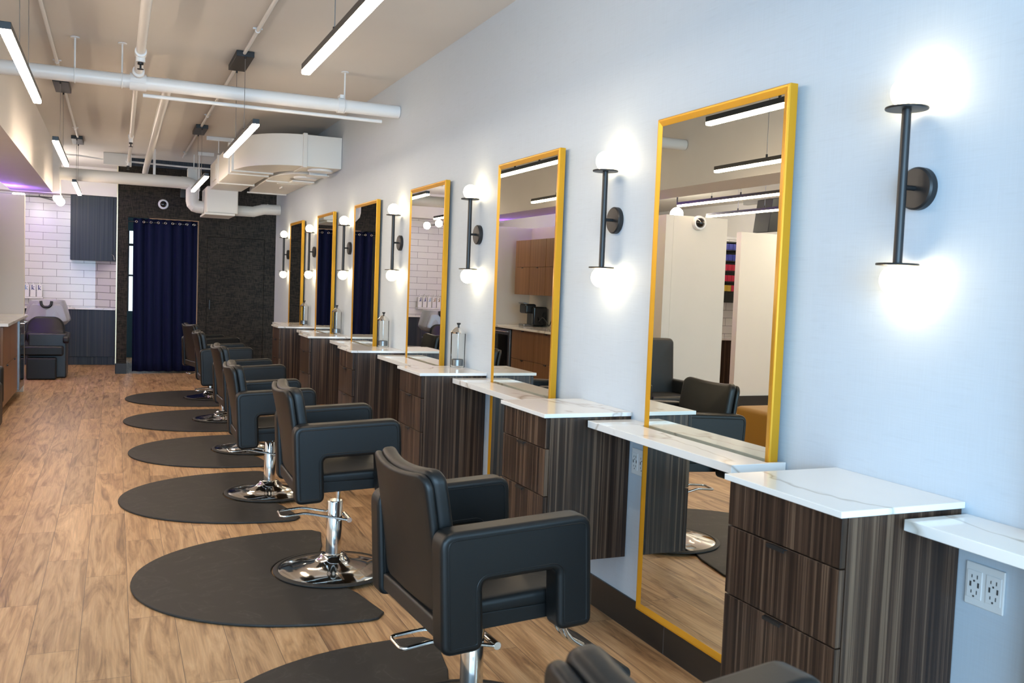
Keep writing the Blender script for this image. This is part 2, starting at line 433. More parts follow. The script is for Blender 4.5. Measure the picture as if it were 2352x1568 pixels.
M = dict(
    floor=floor_mat(), linen=linen_mat(), weave=weave_mat(), quartz=quartz_mat(), rubber=mat_rubber(),
    ceil=plain('painted_concrete', (.66, .64, .61), .8, var=.05, vscale=1.5, spec=.2),
    white=plain('white_paint', (.74, .72, .70), .6, var=.03, spec=.3),
    pipe=plain('white_painted_pipe', (.78, .78, .77), .35),
    duct=plain('white_painted_sheet_metal', (.72, .71, .67), .45, var=.03, vscale=2),
    beige=plain('beige_paint', (.60, .56, .50), .6, spec=.3, var=.03),
    black=plain('matt_black_metal', (.012, .012, .013), .42, spec=.5),
    blackp=plain('black_plastic', (.014, .014, .015), .35),
    leather=plain('black_leather', (.0062, .0064, .0064), .42, bump=.10, bscale=420, spec=.36),
    leather2=plain('black_leather_worn', (.011, .0105, .010), .45, bump=.15, bscale=300, spec=.5),
    mustard=plain('mustard_leather', (.34, .17, .02), .5, bump=.1, bscale=250),
    chrome=plain('chrome', (.78, .77, .75), .09, 1.0),
    steel=plain('brushed_steel', (.28, .28, .285), .3, 1.0),
    gold=plain('satin_gold', (.60, .30, .012), .36, .45, var=.05, vscale=6),
    brass=plain('pale_brass', (.78, .68, .45), .35, .5),
    mirror=plain('silvered_glass', (.76, .76, .69), 0.0, 1.0),
    zebra=stripes('zebrano_veneer', [(.30, (.009, .005, .004)), (.44, (.026, .014, .009)), (.53, (.055, .030, .019)), (.62, (.140, .088, .056)), (.74, (.065, .039, .027))], 62, .36, .35, spec=.32),
    slate=stripes('blue_grey_laminate', [(.30, (.012, .018, .026)), (.50, (.030, .040, .055)), (.70, (.070, .062, .062))], 45, .42, .2, spec=.22),
    walnut=stripes('walnut_veneer', [(.30, (.135, .062, .025)), (.50, (.200, .098, .042)), (.70, (.26, .135, .062))], 30, .4, .2),
    tanwood=plain('bare_wood_jamb', (.42, .25, .13), .6),
    seam=plain('dark_joint', (.01, .01, .01), .8),
    tilew=brickmat('white_subway_tile', (.78, .76, .74), (.74, .72, .71), (.20, .19, .18), .385, .113, .003, .24, 'XZ', wavy=.22, bump=.5),
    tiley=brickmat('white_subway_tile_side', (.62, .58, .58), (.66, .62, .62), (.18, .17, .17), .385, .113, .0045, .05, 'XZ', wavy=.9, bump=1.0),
    basetile=brickmat('black_base_tile', (.010, .010, .010), (.013, .013, .013), (.05, .05, .05), .61, .4, .003, .30, 'YZ', 0),
    basedark=plain('dark_base', (.013, .012, .011), .45),
    curtain=plain('navy_velvet', (.0038, .0064, .033), .85, spec=.2, bump=.2, bscale=500),
    bulb=emit('opal_bulb', (1, .78, .47), 21),
    bulbf=emit('opal_globe', (1, .91, .82), 75),
    led=emit('pendant_diffuser', (1, .79, .58), 56),
    purple=emit('violet_led', (.30, .10, 1), 120),
    porcelain=plain('grey_porcelain', (.36, .36, .37), .25),
    plastic=plain('white_plastic', (.75, .74, .73), .35),
    slot=plain('socket_slot', (.05, .05, .05), .6),
    glass=glass_mat('jar_glass', (.96, .97, .97), .08),
    pane=glass_mat('window_glass', (.97, .98, .98), .15),
    dglass=plain('dark_fridge_glass', (.006, .006, .007), .05),
    navy=plain('navy_print', (.01, .02, .16), .5), tan=plain('tan_print', (.32, .2, .08), .5), sky=plain('pale_blue_print', (.2, .35, .55), .5),
    bottle=plain('white_bottle', (.82, .81, .80), .3),
    teal=plain('teal_paint', (.025, .07, .09), .7), greenleaf=plain('leaf_green', (.02, .25, .10), .6),
    bluebox=plain('blue_carton', (.05, .07, .42), .5), redbox=plain('red_carton', (.55, .02, .06), .5), yellowbox=plain('yellow_carton', (.6, .42, .05), .5),
)

# ------------------------------------------------------------------ camera
cam_d = bpy.data.cameras.new('camera'); cam = bpy.data.objects.new('camera', cam_d); COL.objects.link(cam)
YAW, PITCH, ROLL = .41016029, -.05831202, .03794496
cy_, sy_, cp_, sp_ = math.cos(YAW), math.sin(YAW), math.cos(PITCH), math.sin(PITCH)
fwd = Vector((sy_*cp_, cy_*cp_, sp_)); r0 = Vector((cy_, -sy_, 0)); u0 = r0.cross(fwd)
rt = r0*math.cos(ROLL)+u0*math.sin(ROLL); up = u0*math.cos(ROLL)-r0*math.sin(ROLL)
cam.matrix_world = Matrix(((rt.x, up.x, -fwd.x, -2.04889), (rt.y, up.y, -fwd.y, 0), (rt.z, up.z, -fwd.z, 1.44826), (0, 0, 0, 1)))
cam_d.sensor_width = 36; cam_d.lens = 2105.44/2352*36; cam_d.clip_start = .05
cam_d.dof.use_dof = True; cam_d.dof.focus_distance = 6.5; cam_d.dof.aperture_fstop = 9
sc.camera = cam

# ------------------------------------------------------------------ setting
CZ = 3.06
struct('floor', box(-8.1, 1.0, -3.2, 17.4, -.1, 0), M['floor'])
struct('ceiling', box(-8.1, 1.0, -3.2, 17.4, CZ, CZ+.12), M['ceil'])
struct('wall_right', box(0, .14, -3.2, 13.1, 0, CZ), M['linen'])
b = box(-.010, .0, -3.0, 13.1, 0, .14); struct('baseboard_right', b, M['basetile'], bevel=.002)
struct('wall_recess', box(.14, 1.0, 13.0, 13.1, 0, CZ), M['white'])
# dark wall with the curtained opening
DY = 14.314
b = box(-2.022, -1.885, DY, DY+.14, 0, CZ); bx(b, -1.885, -.925, DY, DY+.14, 2.255, CZ); bx(b, -.925, -.80, DY, DY+.14, 0, CZ)
bx(b, -.80, .028, DY, DY+.14, 2.035, CZ); bx(b, .028, 1.0, DY, DY+.14, 0, CZ)
struct('wall_far', b, M['weave'])
d = struct('door_1', box(-.796, .024, DY+.004, DY+.10, .005, 2.031), M['weave'])
obj('door_handle', box(-.765, -.748, DY-.014, DY+.004, .96, 1.10), M['black'], d, bevel=.003)
b = box(-2.026, -1.883, DY-.012, DY, 0, .15); bx(b, -.927, 1.0, DY-.012, DY, 0, .15); bx(b, -2.034, -2.026, DY-.012, DY+.14, 0, .15)
struct('baseboard_far', b, M['basedark'], bevel=.002)
b = box(-1.60, -.925, DY+.002, DY+.138, 2.247, 2.255); bx(b, -.933, -.925, DY+.002, DY+.138, .0, 2.247); struct('trim_3', b, M['tanwood'])
struct('trim_1', box(-2.036, -2.022, DY-.008, DY+.02, .15, 2.985), M['brass'])
# tiled wash recess
WY = 16.02
struct('wall_wash', box(-4.6, -2.32, WY, WY+.12, 0, 2.7), M['tilew'])
b = bm_new(); prism(b, [(-2.335, WY), (-2.03, WY-.30), (-2.03, WY+.1), (-2.335, WY+.1)], 0, 2.7, lambda u, v, w: (u, v, w)); struct('wall_tile_return', b, M['tiley'])
struct('wall_wash_soffit', box(-4.6, -2.03, 15.66, WY+.12, 2.625, CZ), M['white'])
struct('wall_wash_side', box(-2.022, -1.90, DY+.14, WY+.2, 0, CZ), M['white'])
struct('wall_wash_left', box(-4.72, -4.6, 12.3, WY+.12, 0, CZ), M['white'])
struct('wall_back', box(-8.1, -4.6, 17.2, 17.32, 0, CZ), M['beige'])
# small room behind the curtain with a daylit window
RB = 17.1
b = box(-1.90, -1.86, RB, RB+.12, 0, CZ); bx(b, -1.86, -1.5, RB, RB+.12, 0, .80); bx(b, -1.86, -1.5, RB, RB+.12, 2.18, CZ); bx(b, -1.5, 1.0, RB, RB+.12, 0, CZ)
struct('wall_changing_room', b, M['teal'])
w = struct('window_2', box(-1.86, -1.5, RB+.03, RB+.038, .80, 2.18), M['pane'])
b = box(-1.86, -1.83, RB+.0, RB+.06, .80, 2.18); bx(b, -1.83, -1.5, RB, RB+.06, 1.92, 1.96); bx(b, -1.83, -1.5, RB, RB+.06, 1.40, 1.43); obj('window_frame', b, M['black'], w)
struct('wall_changing_side', box(.88, 1.0, DY+.14, RB, 0, CZ), M['teal'])
# bulkhead
BZ = 2.425
struct('wall_bulkhead', box(-3.25, -2.78, -3.0, 12.95, BZ, CZ), M['white'])
struct('wall_bulkhead_end', box(-3.25, -2.70, 12.95, 13.30, BZ-.01, CZ), M['white'])
# coffee nook partitions
struct('wall_nook_end', box(-3.70, -3.03, 12.20, 12.31, 0, 2.32), M['beige'], bevel=.003)
struct('wall_nook_back', box(-3.70, -3.60, 8.65, 12.20, 0, 2.32), M['beige'], bevel=.003)
struct('wall_nook_return', box(-4.42, -3.70, 8.65, 8.75, 0, 2.32), M['beige'], bevel=.003)
struct('baseboard_nook', box(-4.42, -3.59, 8.635, 8.65, 0, .14), M['basedark'])
struct('wall_dispensary', box(-6.8, -5.53, 9.85, 9.95, 0, 2.29), M['beige'], bevel=.003)
b = box(-6.8, -5.52, 9.83, 9.85, 0, .14); struct('baseboard_dispensary', b, M['basedark'])
struct('wall_dispensary_tile', box(-7.4, -5.0, 10.95, 11.05, 0, 2.3), M['tilew'])
struct('wall_left', box(-8.1, -7.95, -3.2, 17.3, 0, CZ), M['white'])
# storefront behind the camera
b = box(-8.1, -6.4, -3.2, -3.05, 0, CZ); bx(b, -6.4, -.5, -3.2, -3.05, 0, .45); bx(b, -6.4, -.5, -3.2, -3.05, 2.75, CZ); bx(b, -3.6, -3.3, -3.2, -3.05, .45, 2.75); bx(b, -.5, 1.0, -3.2, -3.05, 0, CZ)
struct('wall_front', b, M['white'])
for i, (a0, a1) in enumerate(((-6.4, -3.6), (-3.3, -.5))):
    w = struct('window_%d' % (3+i), box(a0, a1, -3.14, -3.13, .45, 2.75), M['pane'])
    b = box(a0, a0+.05, -3.16, -3.09, .45, 2.75); bx(b, a1-.05, a1, -3.16, -3.09, .45, 2.75); bx(b, a0+.05, a1-.05, -3.16, -3.09, .45, .50); bx(b, a0+.05, a1-.05, -3.16, -3.09, 2.70, 2.75)
    obj('window_frame', b, M['black'], w)

# ------------------------------------------------------------------ wall stations
P = 1.685
MY = [1.06, 2.81, 4.487, 6.185, 7.92, 9.59, 11.265]
MIR = [
 'gold framed tall mirror cut off by the right edge of the photo',
 'largest gold framed tall mirror, reflecting a mustard ottoman and beige partitions',
 'gold framed tall mirror reflecting walnut cabinets and a coffee maker',
 'gold framed tall mirror reflecting white tile and the wash basin',
 'gold framed tall mirror reflecting dark wall and navy curtain, fourth full mirror from the front',
 'gold framed tall mirror fifth from the front, reflecting only the navy curtain',
 'farthest and smallest gold framed tall mirror beside the dark wall']
# mirror: frame in four mitred sides around the glass
def frame_side(bm, a, b, inn_a, inn_b):
    pass
MW, Z0, Z1, FD, FW_ = .395, .14, 2.145, .053, .032
mr = thing('wall_mirror', (0, 0, Z0), MIR[0], 'mirror', 'gold mirrors along the right wall')
def frame_bm():
    bm = bm_new()
    outer = [(-MW, Z0), (MW, Z0), (MW, Z1), (-MW, Z1)]
    def loop(ins, x): return [bm.verts.new((x, y+ins*(1 if y < 0 else -1), z+ins*(1 if z < 1 else -1))) for y, z in outer]
    Ls = [loop(0, -.020), loop(0, -FD+.004), loop(.004, -FD), loop(.010, -FD), loop(FW_-.003, -.0478), loop(FW_, -.0465), loop(FW_, -.020)]
    Ls.append(Ls[0])
    for p, q in zip(Ls, Ls[1:]):
        for i in range(4):
            j = (i+1) % 4
            bm.faces.new((p[i], p[j], q[j], q[i]))
    return bm
obj('frame', frame_bm(), M['gold'], mr)
obj('mounting_board', box(-.020, 0, -MW+.07, MW-.07, Z0+.07, Z1-.07), M['seam'], mr)
obj('glass', box(-.047, -.021, -MW+FW_-.002, MW-FW_+.002, Z0+FW_-.002, Z1-FW_+.002), M['mirror'], mr)
for k, y in enumerate(MY):
    o = mr if k == 0 else dup(mr)
    o.location = (0, y, Z0); o['label'] = MIR[k]

# sconces
SX = -.068
SC = ['two globe black wall sconce nearest the camera, large at the upper right of the photo'] + \
     ['two globe black wall sconce between the %s and the %s mirror' % p for p in (
      ('largest gold', 'coffee nook reflecting'), ('coffee nook reflecting', 'wash basin reflecting'), ('wash basin reflecting', 'fourth full gold'),
      ('fourth full gold', 'fifth gold'), ('fifth gold', 'farthest gold'))] + ['farthest two globe black wall sconce, between the last mirror and the dark wall']
sn = thing('wall_sconce', (0, 0, 1.46), SC[0], 'wall lamp', 'globe sconces along the right wall')
b = bm_new(); lathe(b, [(0,-.024),(.054,-.024),(.059,-.019),(.059,0),(0,0)], (0, 0, 1.765), 40, 'X'); obj('wall_plate', b, M['black'], sn, True)
obj('arm', cyl(bm_new(), (0, 0, 1.765), .007, SX, -.02, 'X', 14), M['black'], sn, True)
obj('stem', cyl(bm_new(), (SX, 0, 0), .0125, 1.556, 1.976, 'Z', 20), M['black'], sn, True)
for zd, zb in ((1.978, 2.021), (1.553, 1.510)):
    b = bm_new(); lathe(b, [(0,-.003),(.056,-.003),(.0572,0),(.056,.003),(0,.003)], (SX, 0, zd), 40); obj('disc', b, M['black'], sn, True)
    obj('globe', ball(bm_new(), (SX, 0, zb), .0445), M['bulb'], sn, True)
for k in range(7):
    o = sn if k == 0 else dup(sn)
    o.location = (0, 1.910+1.682*k, 1.46); o['label'] = SC[k]

# drawer cabinets
KL = ['zebra wood drawer cabinet with white top nearest the camera, at lower right',
      'second zebra wood drawer cabinet from the front, behind the large foreground chair',
      'third zebra wood drawer cabinet from the front, with the biggest glass jar on its top',
      'fourth zebra wood drawer cabinet from the front, carrying the second largest jar',
      'fifth zebra wood drawer cabinet from the front, second to last in the row',
      'farthest zebra wood drawer cabinet, last in the row near the dark wall']
kb = thing('drawer_cabinet', (0, 0, .30), KL[0], 'cabinet', 'wall hung drawer cabinets')
b = box(-.386, -.002, -.225, .225, .302, .916); obj('body', b, M['zebra'], kb, bevel=.0015)
hgt = [(.789, .914), (.589, .785), (.304, .585)]
for i, (z0, z1) in enumerate(hgt):
    dr = obj('drawer', box(-.406, -.388, -.2235, .2235, z0, z1), M['zebra'], kb, bevel=.0012)
    if i:
        b = box(-.421, -.407, -.034, .036, z1-.003, z1-.0005); bx(b, -.421, -.4185, -.034, .036, z1-.010, z1-.003)
        obj('handle', b, M['black'], dr)
b = box(-.42, -.001, -.234, .234, .918, .935); obj('countertop', b, M['quartz'], kb, bevel=.0015)
for k in range(6):
    o = kb if k == 0 else dup(kb)
    o.location = (0, 1.93+P*k, .30); o['label'] = KL[k]

# shelves in front of the mirrors
SL = ['white quartz shelf cut off by the right edge of the photo, above a wall socket',
      'white quartz shelf with brown veins crossing the largest mirror',
      'white quartz shelf crossing the coffee nook reflecting mirror',
      'white quartz shelf crossing the wash basin reflecting mirror',
      'white quartz shelf crossing the fourth full gold mirror',
      'white quartz shelf crossing the fifth gold mirror',
      'farthest white quartz shelf, in front of the last mirror']
for k in range(7):                       # each slab is cut round the foot of its mirror and reaches the wall at both ends
    c = 1.205+P*k
    sh = thing('mirror_shelf', (0, c, .877), SL[k], 'shelf', 'quartz shelves across the mirrors')
    n0, n1 = MY[k]-MW-.006, MY[k]+MW+.006
    y0, y1 = min(c-.49, n0-.016), c+.483
    poly = [(-.222, y0), (-.002, y0), (-.002, n0), (-.068, n0), (-.068, n1), (-.002, n1), (-.002, y1), (-.222, y1)]
    obj('slab', prism(bm_new(), poly, .877, .906, lambda u, v, w: (u, v, w)), M['quartz'], sh, bevel=.0018)
    obj('support_cleat', box(-.19, -.085, y0+.03, y1-.02, .868, .877), M['seam'], sh)

# sockets
ol = thing('wall_socket', (0, 0, .676), 'white double wall socket under the nearest shelf at the right edge', 'socket', 'double sockets beside the mirrors')
obj('plate', box(-.007, 0, -.057, .057, .676, .787), M['plastic'], ol, bevel=.003)
for s in (-.028, .028):
    oc = obj('outlet', box(-.009, -.0065, s-.022, s+.022, .695, .768), M['plastic'], ol, bevel=.002)
    b = bm_new()
    for zc in (.752, .712):
        bx(b, -.0096, -.0088, s-.010, s-.0075, zc-.005, zc+.005); bx(b, -.0096, -.0088, s+.006, s+.0085, zc-.004, zc+.004)
        cyl(b, (0, s, zc-.011), .0028, -.0096, -.0088, 'X', 10)
    bx(b, -.0096, -.0088, s-.015, s-.010, .725, .738); bx(b, -.0096, -.0088, s+.008, s+.013, .725, .738)
    obj('slots', b, M['slot'], oc)
SO = ['white double wall socket under the nearest shelf at the right edge', 'white double wall socket half hidden by the largest mirror']
for k in range(2):
    o = ol if k == 0 else dup(ol)
    o.location = (0, 1.62+P*k, .676); o['label'] = SO[k]

# disinfectant jars
JL = ['largest clear glass jar with chrome lid, on the third cabinet from the front', 'second largest clear glass jar with chrome lid, left of the wash basin mirror',
      'third clear glass jar from the front, on the second to last cabinet', 'smallest and farthest clear glass jar, on the last cabinet']
jr = thing('disinfectant_jar', (0, 0, 0), JL[0], 'jar', 'glass jars on the cabinets')
b = bm_new(); lathe(b, [(0,.001),(.044,.001),(.046,.006),(.046,.216),(.041,.223),(.041,.218),(.042,.212),(.042,.014),(.038,.010),(0,.010)], (0,0,0), 32); obj('glass_body', b, M['glass'], jr, True)
b = bm_new(); lathe(b, [(0,.012),(.036,.012),(.037,.05),(.034,.052),(.033,.020),(0,.020)], (0,0,0), 28); obj('inner_basket', b, M['steel'], jr, True)
obj('lift_rod', cyl(bm_new(), (0,0,0), .0035, .02, .255, 'Z', 10), M['chrome'], jr, True)
b = bm_new(); lathe(b, [(.047,.214),(.048,.222),(.042,.228),(.020,.250),(.010,.255),(0,.255),(0,.250),(.017,.246),(.040,.222),(.043,.214)], (0,0,0), 32); obj('lid', b, M['chrome'], jr, True)
b = bm_new(); lathe(b, [(0,.255),(.006,.255),(.006,.266),(.012,.272),(.013,.280),(0,.282)], (0,0,0), 20); obj('knob', b, M['blackp'], jr, True)
for k, (x, y) in enumerate(((-.062, 5.42), (-.075, 7.13), (-.065, 8.86), (-.065, 10.53))):
    o = jr if k == 0 else dup(jr)
    o.location = (x, y, .936); o['label'] = JL[k]

# ------------------------------------------------------------------ styling chairs
TILT = .048
def tl(f, l, z):
    return (f-TILT*(z-.6), l, z+TILT*f)
HW, AT, LR, LF, ZT, ZB = .328, .087, -.253, .248, .794, .431
chair = thing('styling_chair', (0, 0, 0), 'x', 'chair', 'black styling chairs along the mirrors')
UP = []           # parts that ride on the pump
# armrests
arm_poly = [(LR, ZB), (LR+.132, ZB), (LR+.132, .636), (LF-.122, .636), (LF-.122, ZB+.012), (LF, ZB+.012), (LF, ZT), (LR, ZT)]
arm_out = round_poly(arm_poly, [.035, .035, .022, .022, .03, .03, .05, .05], 6)
for s in (-1, 1):
    lo, hi = (-HW, -HW+AT) if s < 0 else (HW-AT, HW)
    bm = prism(bm_new(), arm_out, lo, hi, lambda u, v, w: tl(u, w, v))
    a = obj('armrest', bm, M['leather'], chair, bevel=.020, seg=4)
    b = bm_new()
    for off in (lo-.0006, hi+.0006):
        pts = []
        n = len(arm_out)
        for i in range(n):
            p = Vector(arm_out[i]); t = (Vector(arm_out[(i+1) % n])-Vector(arm_out[i-1])).normalized()
            q = p+Vector((-t.y, t.x))*.0225
            pts.append(tl(q.x, off, q.y))
        tube(b, pts, .0017, 5, True)
    obj('piping', b, M['leather'], a, True)
    UP.append(a)
# seat frame and cushion
IW = HW-AT-.002
b = box(0, 1, 0, 1, 0, 1); b.free()
bm = prism(bm_new(), round_poly([(-.225, .458), (.235, .458), (.235, .500), (-.235, .512)], .012, 3), -IW, IW, lambda u, v, w: tl(u, w, v))
UP.append(obj('seat_frame', bm, M['leather'], chair, bevel=.008, seg=3))
bm = pad(bm_new(), .472, 2*IW-.004, .062, .03, .022, lambda a, b_, c: tl(a+.012, b_, .520+c), crown=.012)
UP.append(obj('seat_cushion', bm, M['leather'], chair, True, angle=80))
# backrest shell and cushion, wrapped forward at the sides
def back_fn(f0, z0, h, lean, wrap):
    def fn(a, b_, c):
        v = (b_+h/2)/h
        f = f0 - lean*v**1.3 + wrap*(abs(a)/.23)**2*(.25+.75*v) + c
        z = z0 + b_ + h/2 + .016*(abs(a)/.23)**2*v
        return tl(f, a, z)
    return fn
bm = pad(bm_new(), .474, .415, .028, .05, .012, back_fn(-.224, .520, .415, .060, .030))
UP.append(obj('backrest', bm, M['leather'], chair, True, angle=80))
bm = pad(bm_new(), .464, .385, .054, .045, .020, back_fn(-.186, .560, .385, .062, .030), crown=.008)
UP.append(obj('back_cushion', bm, M['leather'], chair, True, angle=80))
bm = pad(bm_new(), 2*IW, .062, .03, .012, .010, lambda a, b_, c: tl(-.226+c, a, .485+b_))
UP.append(obj('rear_rail', bm, M['leather2'], chair, True, angle=80))
# footrest
b = bm_new()
for l in (-.028, .028):
    tube(b, [tl(.17, l, .466), tl(.265, l, .452), (.345, l, .29), (.47, l, .215)], .010, 12, round_=.05)
fr = obj('footrest_bar', b, M['chrome'], chair, True)
UP.append(fr)
bm = pad(bm_new(), .075, .36, .034, .014, .014, lambda a, b_, c: (.485+a*.85, b_, .212-a*.45+c), ns=2)
fp = obj('footrest_pad', bm, M['rubber'], fr, True, angle=80)
# pump
obj('hydraulic_column', lathe(bm_new(), [(0,.05),(.046,.05),(.048,.058),(.046,.066),(.0385,.068),(.0385,.360),(.036,.365),(.016,.365),(0,.365)], (0,0,0), 36), M['chrome'], chair, True)
b = cyl(bm_new(), (.016, 0, 0), .0115, .21, .462, 'Z', 18); UP.append(obj('piston', b, M['chrome'], chair, True))
b = bm_new(); bx(b, -.07, .10, -.08, .08, .428, .4575); UP.append(obj('swivel_plate', b, M['blackp'], chair, bevel=.01))
b = bm_new()
tube(b, [(.062, -.052, .272), (.0, -.050, .286), (-.155, -.046, .318), (-.268, -.050, .306), (-.272, .050, .312), (-.155, .046, .324), (0, .050, .292), (.062, .052, .278)], .0062, 10, round_=.022)
pd = obj('foot_pedal', b, M['chrome'], chair, True)
b = cyl(bm_new(), (.062, 0, .275), .013, -.062, .062, 'Y', 18); obj('pivot', b, M['chrome'], pd, True)
b = bm_new(); lathe(b, [(0,.018),(.255,.018),(.272,.016),(.274,.020),(.255,.030),(.17,.046),(.095,.062),(.070,.082),(.062,.094),(.046,.100),(0,.100)], (0,0,0), 64); bs = obj('base', b, M['chrome'], chair, True, angle=60)
b = bm_new(); lathe(b, [(.0,.0135),(.284,.0135),(.292,.017),(.292,.021),(.284,.026),(.270,.0275),(.262,.020),(.0,.016)], (0,0,0), 64); obj('rubber_rim', b, M['rubber'], bs, True)
CH = [  # x, y, turn, height offset, label
 (-1.285, .735, 8.0, .100, 'black styling chair mostly cut off at the bottom edge of the photo'),
 (-.949, 2.762, 3.2, -.041, 'largest black styling chair in the foreground, with the chrome footrest showing'),
 (-1.034, 4.465, -1.2, .005, 'second nearest whole black styling chair, chrome pump and round base in full view'),
 (-1.081, 6.226, -.8, -.052, 'third whole black styling chair from the front, seat lowered'),
 (-1.004, 7.896, 2.1, -.052, 'fourth whole black styling chair from the front'),
 (-1.027, 9.626, .3, -.039, 'fifth whole black styling chair from the front, second to last in the row'),
 (-.994, 11.372, 11.6, -.051, 'farthest black styling chair, in front of the navy curtain')]
names_up = [o.name for o in UP]
chairs = []
for k, c in enumerate(CH):
    chairs.append(chair if k == 0 else dup(chair))
for o, (x, y, t, dz, lab) in zip(chairs, CH):
    o.location = (x, y, 0); o.rotation_euler = (0, 0, math.radians(t)); o['label'] = lab
    for ch in kids(o):
        if ch.name.split('.')[0] in ('armrest', 'seat_frame', 'seat_cushion', 'backrest', 'back_cushion', 'rear_rail', 'footrest_bar', 'piston', 'swivel_plate'):
            ch.location = (0, 0, dz)

# floor mats
def mat_bm():
    bm = bm_new()
    A, B, R = .935, .745, .2945           # depth, half width, cut-out radius
    out = []
    n = 40
    for i in range(n+1):
        t = PI/2 + PI*i/n
        out.append((.0+A*math.cos(t)*abs(math.cos(t))**-.12 if abs(math.cos(t)) > 1e-6 else 0, B*math.sin(t)))
    pts = [(.045, B-.012)] + out + [(.045, -B+.012)]
    poly = [(.085, B-.07)]
    for p in pts: poly.append(p)
    poly.append((.085, -B+.07))
    # lower edge up to the cut-out
    poly += [(.060, -B+.20), (.035, -.40)]
    for i in range(25):
        t = -PI/2 + (-PI)*i/24
        poly.append((R*math.cos(t), R*math.sin(t)))
    poly += [(.035, .40), (.060, B-.20)]
    prism(bm, poly, .001, .013, lambda u, v, w: (u, v, w))
    return bm
ml = ['black anti-fatigue floor mat at the bottom edge of the photo, under the largest chair', 'black anti-fatigue floor mat with scuffs, largest one in full view',
      'black anti-fatigue floor mat under the third whole chair', 'black anti-fatigue floor mat under the fourth whole chair', 'black anti-fatigue floor mat under the fifth whole chair',
      'farthest black anti-fatigue floor mat under the last chair']
m0 = obj('floor_mat', mat_bm(), M['rubber'], origin=(0, 0, 0), bevel=.005, seg=2)
tag(m0, ml[0], 'mat', 'floor mats under the chairs')
for k in range(6):
    o = m0 if k == 0 else dup(m0)
    o.location = (CH[k+1][0]+(.03 if k == 0 else 0), CH[k+1][1]+(.03 if k == 1 else .0), 0); o['label'] = ml[k]
    WL[o.name] = Vector(o.location)

# ------------------------------------------------------------------ linear pendants
PZ = 2.43
PL = [(-1.215, 3.66, 'right row pendant bar nearest the camera, cut off by the top edge of the photo'), (-1.215, 7.12, 'right row pendant bar in front of the white duct'),
      (-1.215, 10.66, 'farthest right row pendant bar, beside the plenum of the duct'), (-2.485, 5.34, 'left row pendant bar nearest the camera, at the left edge of the photo'),
      (-2.485, 8.89, 'left row pendant bar in front of the bulkhead'), (-2.485, 12.45, 'farthest left row pendant bar, in front of the blue grey wall cabinet'),
      (-3.90, 8.0, 'lowest but one pendant bar seen in the largest mirror, above the partition'), (-4.95, 8.93, 'lowest pendant bar seen in the largest mirror, in front of the loudspeaker')]
pn = thing('linear_pendant', (0, 0, PZ), PL[0][2], 'pendant lamp', 'linear LED pendant bars')
L2 = .875
obj('housing', box(-.022, .022, -L2, L2, PZ+.024, PZ+.056), M['black'], pn, bevel=.002)
bm = prism(bm_new(), round_poly([(-.0215, PZ+.026), (-.0215, PZ+.006), (.0215, PZ+.006), (.0215, PZ+.026)], [0, .010, .010, 0], 4), -L2+.003, L2-.003, lambda u, v, w: (u, w, v)); obj('diffuser', bm, M['led'], pn, True)
for s in (-.25, .25):
    b = cyl(bm_new(), (0, s, 0), .008, PZ+.054, PZ+.082, 'Z', 12)
    obj('mount', b, M['black'], pn, True)
    obj('cable', cyl(bm_new(), (0, s, 0), .0022, PZ+.08, CZ-.045, 'Z', 8), M['steel'], pn, True)
    obj('cable_grip', cyl(bm_new(), (0, s, 0), .007, CZ-.058, CZ-.038, 'Z', 10), M['black'], pn, True)
obj('canopy', box(-.062, .062, -.255, .255, CZ-.042, CZ-.002), M['black'], pn, bevel=.003)
for k, (x, y, lab) in enumerate(PL):
    o = pn if k == 0 else dup(pn)
    o.location = (x, y, PZ); o['label'] = lab

# ------------------------------------------------------------------ ceiling services
def run(name, pts, r, label, cat='pipe', mat='pipe', n=16, group=None, rnd=.0):
    b = tube(bm_new(), pts, r, n, round_=rnd)
    return tag(obj(name, b, M[mat], smooth=True), label, cat, group)
t = thing('main_pipe', (-1.5, 7.12, 2.80), 'thick white pipe crossing under the ceiling from left to the wallpapered wall', 'pipe')
obj('tube', tube(bm_new(), [(-.004, 7.12, 2.800), (-2.775, 7.12, 2.800)], .049, 24), M['pipe'], t, True)
for x in (-.47,): 
    b = cyl(bm_new(), (x, 7.12, 2.80), .057, -.024, .024, 'X', 24); bx(b, x-.014, x+.014, 7.07, 7.17, 2.85, 2.875); obj('clamp', b, M['pipe'], t, True)
b = cyl(bm_new(), (-1.915, 7.12, 2.80), .060, -.055, .055, 'X', 24); cyl(b, (-1.915, 7.12, 2.855), .040, -.12, .12, 'Y', 20); bx(b, -1.965, -1.865, 7.055, 7.075, 2.785, 2.815); obj('coupling', b, M['pipe'], t, True)
for x in (-.44, -2.02, -2.32):
    b = cyl(bm_new(), (x, 7.12, 0), .006, 2.84, CZ-.001, 'Z', 8); cyl(b, (x, 7.12, 0), .03, CZ-.008, CZ-.001, 'Z', 14); tube(b, [(x, 7.12+.053*math.cos(a), 2.80+.053*math.sin(a)) for a in [2*PI*i/16 for i in range(16)]], .004, 6, True)
    obj('hanger', b, M['pipe'], t, True)
run('thin_pipe', [(-.12, 7.20, 2.727), (-1.88, 7.20, 2.727)], .014, 'thin white pipe running close under the thick cross pipe')
t = thing('sprinkler_pipe', (-1.915, 7, 2.85), 'white sprinkler pipe running lengthwise down the ceiling centre', 'pipe')
obj('tube', tube(bm_new(), [(-1.915, -2.9, 2.86), (-1.915, 6.999, 2.86)], .028, 18), M['pipe'], t, True)
obj('tube', tube(bm_new(), [(-1.925, 7.241, 2.85), (-1.905, 12.60, 2.85)], .019, 16), M['pipe'], t, True)
